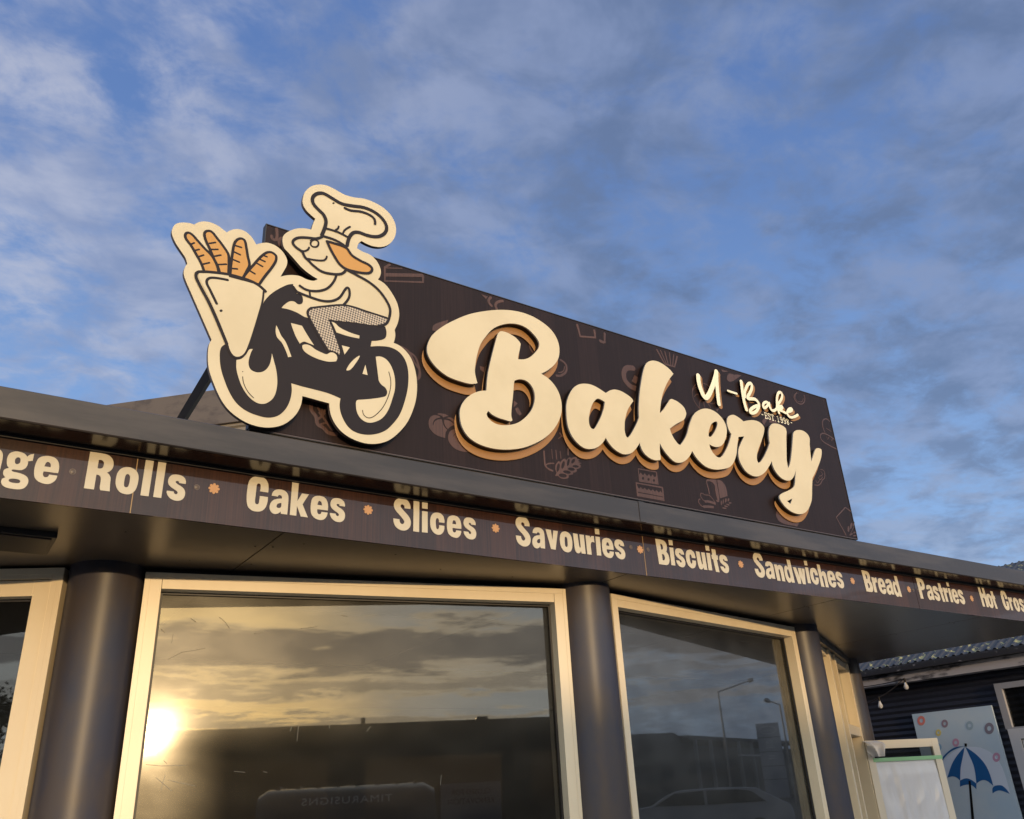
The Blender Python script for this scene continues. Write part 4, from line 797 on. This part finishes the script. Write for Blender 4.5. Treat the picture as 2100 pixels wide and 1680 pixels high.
# street lamps
lm=mat('galvanised_steel',(.22,.22,.22),.5)
def lamp(px,top,arm,label,h):
    L_=empty('street_lamp',(px[0],px[1],0),label,'street lamp','street lamps across the road')
    m=MB(); m.tube([(px[0],px[1],0),(px[0],px[1],h)],[.10,.06],12); m.build('pole',lm,L_,smooth=True)
    e=Vector(arm); m=MB(); m.tube([(px[0],px[1],h-.05),tuple(e)],[.055,.04],10); m.build('arm',lm,L_,smooth=True)
    m=MB(); d=(e-Vector((px[0],px[1],h))).normalized(); m.tube([e-d*.1,e+d*.15,e+d*.6,e+d*.85],[.08,.17,.15,.04],12); m.build('lamp_head',lm,L_,smooth=True)
lamp((56.3,-15),7.4,(62.8,-15,8.55),'tall street lamp with a long angled arm, left of the tall brand sign',7.4)
lamp((69.0,-15),7.2,(67.2,-15.2,7.35),'shorter street lamp with a stubby arm, right of the tall brand sign',7.2)
# tall sign
pa=math.atan2(-20-7.5,79.9+1.4)
PY=empty('pylon_sign',(79.9,-20,0),'tall grey car dealer sign board standing between the two street lamps','sign')
pmx=Matrix.Translation((79.9,-20,0))@Matrix.Rotation(pa-math.pi/2,4,'Z')      # local -Y faces the shop
m=MB(); m.box(-1.02,1.02,-.0,.3,.3,6.55,mat=pmx); m.build('board',mat('grey_sign_board',(.30,.31,.34),.5),PY,bevel=.02)
def PYm(v): return [tuple(pmx@Vector((-x,-.01-z,y))) for x,y,z in v]
def loc2(mb,v,f,mx_): mb.add([tuple(mx_@Vector(p)) for p in v],f)
m=MB(); mk=Matrix(pmx)@Matrix.Rotation(math.pi/2,4,'X')
for lp in ([ell(0,5.95,.75,.36,0,32),ell(0,5.95,.66,.29,0,32)],[ell(0,4.85,.33,.28,0,24),ell(0,4.85,.27,.22,0,24)]):
    v,f=fillmesh(orient([[(p[0],p[1]) for p in l] for l in lp]),ext=.01); loc2(m,[(a,b,c+.012) for a,b,c in v],f,mk)
v,f=fillmesh(orient([[(-.4,4.42),(.4,4.42),(.4,4.5),(-.4,4.5)]]),ext=.01); loc2(m,[(a,b,c+.012) for a,b,c in v],f,mk)
for st in([(-.42,5.9),(-.25,6.08),(-.3,5.8)],[(-.15,5.9),(0,6.0),(.02,5.85)],[(.15,5.85),(.3,6.05),(.42,5.88)],[(-.25,4.95),(0,4.8),(.25,4.95)]):
    b_=MB(); strokeY(b_,st,.07,0,.2,mp=lambda v,y:v); loc2(m,[(a,b,c+.012) for a,b,c in b_.v],b_.f,mk)
for z_ in(3.72,3.5):
    v,f=fillmesh(orient([[(-.3,z_),(.3,z_),(.3,z_+.09),(-.3,z_+.09)]]),ext=.01); loc2(m,[(a,b,c+.012) for a,b,c in v],f,mk)
m.build('brand_marks',mat('pale_marks',(.5,.5,.5),.4),PY)
m=MB()
for z_ in(5.3,4.1,2.9,1.8): m.box(-1.03,1.03,-.006,.01,z_,z_+.04,mat=pmx)
m.build('panel_gap',MT['black'],PY)
# white car parked side-on
CR=empty('parked_car',(26.1,-4.2,0),'white car parked side on, seen mirrored low in the right hand window','car')
cm=Matrix.Translation((26.1,-4.2,0))@Matrix.Rotation(R(-23)+math.pi/2,4,'Z')@Matrix.Diagonal((1.08,1,1.07,1))   # local X along the car
def prof_box(mb,pts,y0,y1,mx_,mi=0):
    n=len(pts); mb.add([mx_@Vector((x,y,z)) for y in(y0,y1) for x,z in pts],[(i,(i+1)%n,n+(i+1)%n,n+i) for i in range(n)]+[tuple(range(n))[::-1],tuple(range(n,2*n))],mi)
white=mat('white_car_paint',(.42,.42,.44),.2,coat=.6)
def ps(s): return smooth_path(parse(s),True,4)
m=MB(); prof_box(m,ps("-2.35,.35! -2.4,.8 -2.25,.95! -1.5,1.02! -.85,1.36 -.3,1.42 .9,1.42 1.5,1.38! 2.15,1.02! 2.38,.85 2.4,.35!"),-.86,.86,cm); m.build('body',white,CR,smooth=True,bevel=.03)
dg_=mat('car_glass',(.04,.045,.05),.05,coat=.5)
m=MB()
for s_ in(-.872,.872):
    for w_ in("-1.38,1.02! -.8,1.33! .02,1.37! .02,1.0!","0.1,1.0! .1,1.37! .95,1.36! 1.35,1.30! 1.7,1.02!"): prof_box(m,[(a,b) for a,b,_ in parse(w_)],s_-.006,s_+.006,cm)
prof_box(m,[(-1.5,1.05),(-.88,1.37),(-.86,1.35),(-1.46,1.03)],-.75,.75,cm)
m.build('side_window',dg_,CR)
tyre=mat('tyre_rubber',(.02,.02,.02),.8); rim=mat('alloy_rim',(.4,.4,.4),.3,metal=.8)
def wheel(par,mx_,x,y,r,wd_=.2,vert=False):
    m=MB(); ax=(Vector((0,1,0)) if not vert else Vector((1,0,0))); c_=Vector((x,y,r)); a=ax*wd_/2
    m.tube([mx_@(c_-a),mx_@(c_-a*.8),mx_@(c_+a*.8),mx_@(c_+a)],[r*.93,r,r,r*.93],28); o=m.build('wheel',tyre,par,smooth=True)
    m=MB(); m.tube([mx_@(c_-a*1.05),mx_@(c_+a*1.05)],r*.62,20); m.build('rim',rim,o,smooth=True)
for x_ in(-1.45,1.45):
    for y_ in(-.8,.8): wheel(CR,cm,x_,y_,.32)
# dark sign-writer's van nosed in beside the viewer
VN=empty('van',(2.15,-3.4,0),'dark van with ribbed roof nosed in towards the shop, lettering above its windscreen','van')
vm=Matrix.Translation((2.15,-1.0,0))
vp=mat('charcoal_van_paint',(.035,.037,.042),.3,coat=.5)
pv=ps("0.0,.4! .03,.85 -.25,1.0! -.95,1.70 -1.1,1.80 -1.4,1.84! -4.7,1.84! -4.8,1.7 -4.85,.4!")
m=MB(); n=len(pv); hw=1.14
secs=[(-hw+.0,.0),(-hw+.02,.0),(hw-.02,.0),(hw,.0)]
m.add([vm@Vector((x,y,z if z<1.5 else z-(.07 if abs(x)>hw-.03 else 0))) for x in(-hw,-hw+.12,hw-.12,hw) for y,z in pv],[(k*n+i,k*n+(i+1)%n,(k+1)*n+(i+1)%n,(k+1)*n+i) for k in range(3) for i in range(n)]+[tuple(range(n)),tuple(range(3*n,4*n))[::-1]])
m.build('body',vp,VN,smooth=True)
for k in range(8):
    x=-.92+k*.263; m=MB(); m.tube([vm@Vector((x,-1.35,1.845)),vm@Vector((x,-4.6,1.845))],.035,8); m.build('roof_rib',vp,VN,smooth=True)
m=MB(); m.add([vm@Vector(p) for p in((-.98,-.27,1.035),(.98,-.27,1.035),(.86,-.80,1.56),(-.86,-.80,1.56))],[(0,1,2,3)]); m.build('windscreen',dg_,VN)
v,f=textmesh('TIMARUSIGNS',.135,1.15,.002); xs=[p[0] for p in v]; xm=(min(xs)+max(xs))/2; sc=1.15/(max(xs)-min(xs))
tm=vm@Matrix.Translation((0,-.855,1.615))@Matrix.Rotation(R(180),4,'Z')@Matrix.Rotation(R(47),4,'X')
m=MB(); m.add([tm@Vector(((a-xm)*sc,b*sc,c+.012)) for a,b,c in v],f); m.build('lettering',mat('pale_grey_vinyl',(.75,.75,.78),.4),VN)
for x_ in(-1.0,1.0):
    for y_ in(-.85,-3.9): wheel(VN,vm,x_,y_,.33,.22,vert=True)
HLm=mat('headlight_lens',(.5,.5,.5),.1)
for x_ in(-.85,.85):
    m=MB(); m.box(x_-.18,x_+.18,.0,.035,.66,.8,mat=vm); m.build('headlight',HLm,VN,bevel=.02)
# banner on posts
BN=empty('banner',(4.55,-8,0),'white closed for renovation banner on two posts behind the van','banner')
m=MB(); m.box(3.95,5.15,-8.0,-7.97,.6,1.89); m.build('sheet',mat('banner_white',(.32,.32,.36),.6),BN)
m=MB()
for k,(txt,z_,w_) in enumerate((('CLOSED FOR',1.74,.78),('RENOVATION',1.57,.92),('RETAIL AREA FOR',1.05,.95))):
    v,f=textmesh(txt,.15,1.,.001); xs=[p[0] for p in v]; xm=(min(xs)+max(xs))/2; sc=w_/(max(xs)-min(xs))
    m.add([Vector((4.55-(a-xm)*sc,-7.968+c,z_-.06+b*(sc if k<2 else .13/.15*1.5))) for a,b,c in v],f)
m.build('lettering',MT['black'],BN)
for x_ in(3.88,5.16):
    m=MB(); m.box(x_,x_+.06,-8.03,-7.97,0,1.95); m.build('post',MT['steel'],BN)
# tree mirrored in the left window
def tree(x,y,h,r,label,seed):
    rnd=random.Random(seed); T=empty('tree',(x,y,0),label,'tree')
    m=MB(); m.tube([(x,y,0),(x+.1,y,h*.35),(x-.1,y+.1,h*.6),(x,y,h*.85)],[.28,.2,.12,.04],10)
    for k in range(9):
        a=rnd.uniform(0,6.28); z0=h*rnd.uniform(.35,.7); m.tube([(x,y,z0),(x+math.cos(a)*r*.6,y+math.sin(a)*r*.6,z0+h*.2)],[.08,.02],6)
    m.build('trunk',mat('bark',(.05,.04,.03),.9),T)
    m=MB()
    cl_=[(Vector((x+rnd.gauss(0,r*.42),y+rnd.gauss(0,r*.42),h*rnd.uniform(.38,.93))),rnd.uniform(.35,.8)) for _ in range(60)]
    for c_,s_ in cl_:
        for k in range(130):
            p_=c_+Vector((rnd.gauss(0,1),rnd.gauss(0,1),rnd.gauss(0,.8)))*s_*.5
            u_=Vector((rnd.gauss(0,1),rnd.gauss(0,1),rnd.gauss(0,1))).normalized(); w_=u_.orthogonal().normalized(); q=.09
            m.add([p_-u_*q,p_+w_*q*.5,p_+u_*q,p_-w_*q*.5],[(0,1,2,3)])
    m.build('crown',mat('leaf_green',(.05,.07,.025),.6,nz=((.08,.10,.04),(2,2,2),.4,.6)),T)
tree(-25.2,-15,6.6,2.0,'leafy tree mirrored dark in the leftmost window',3)
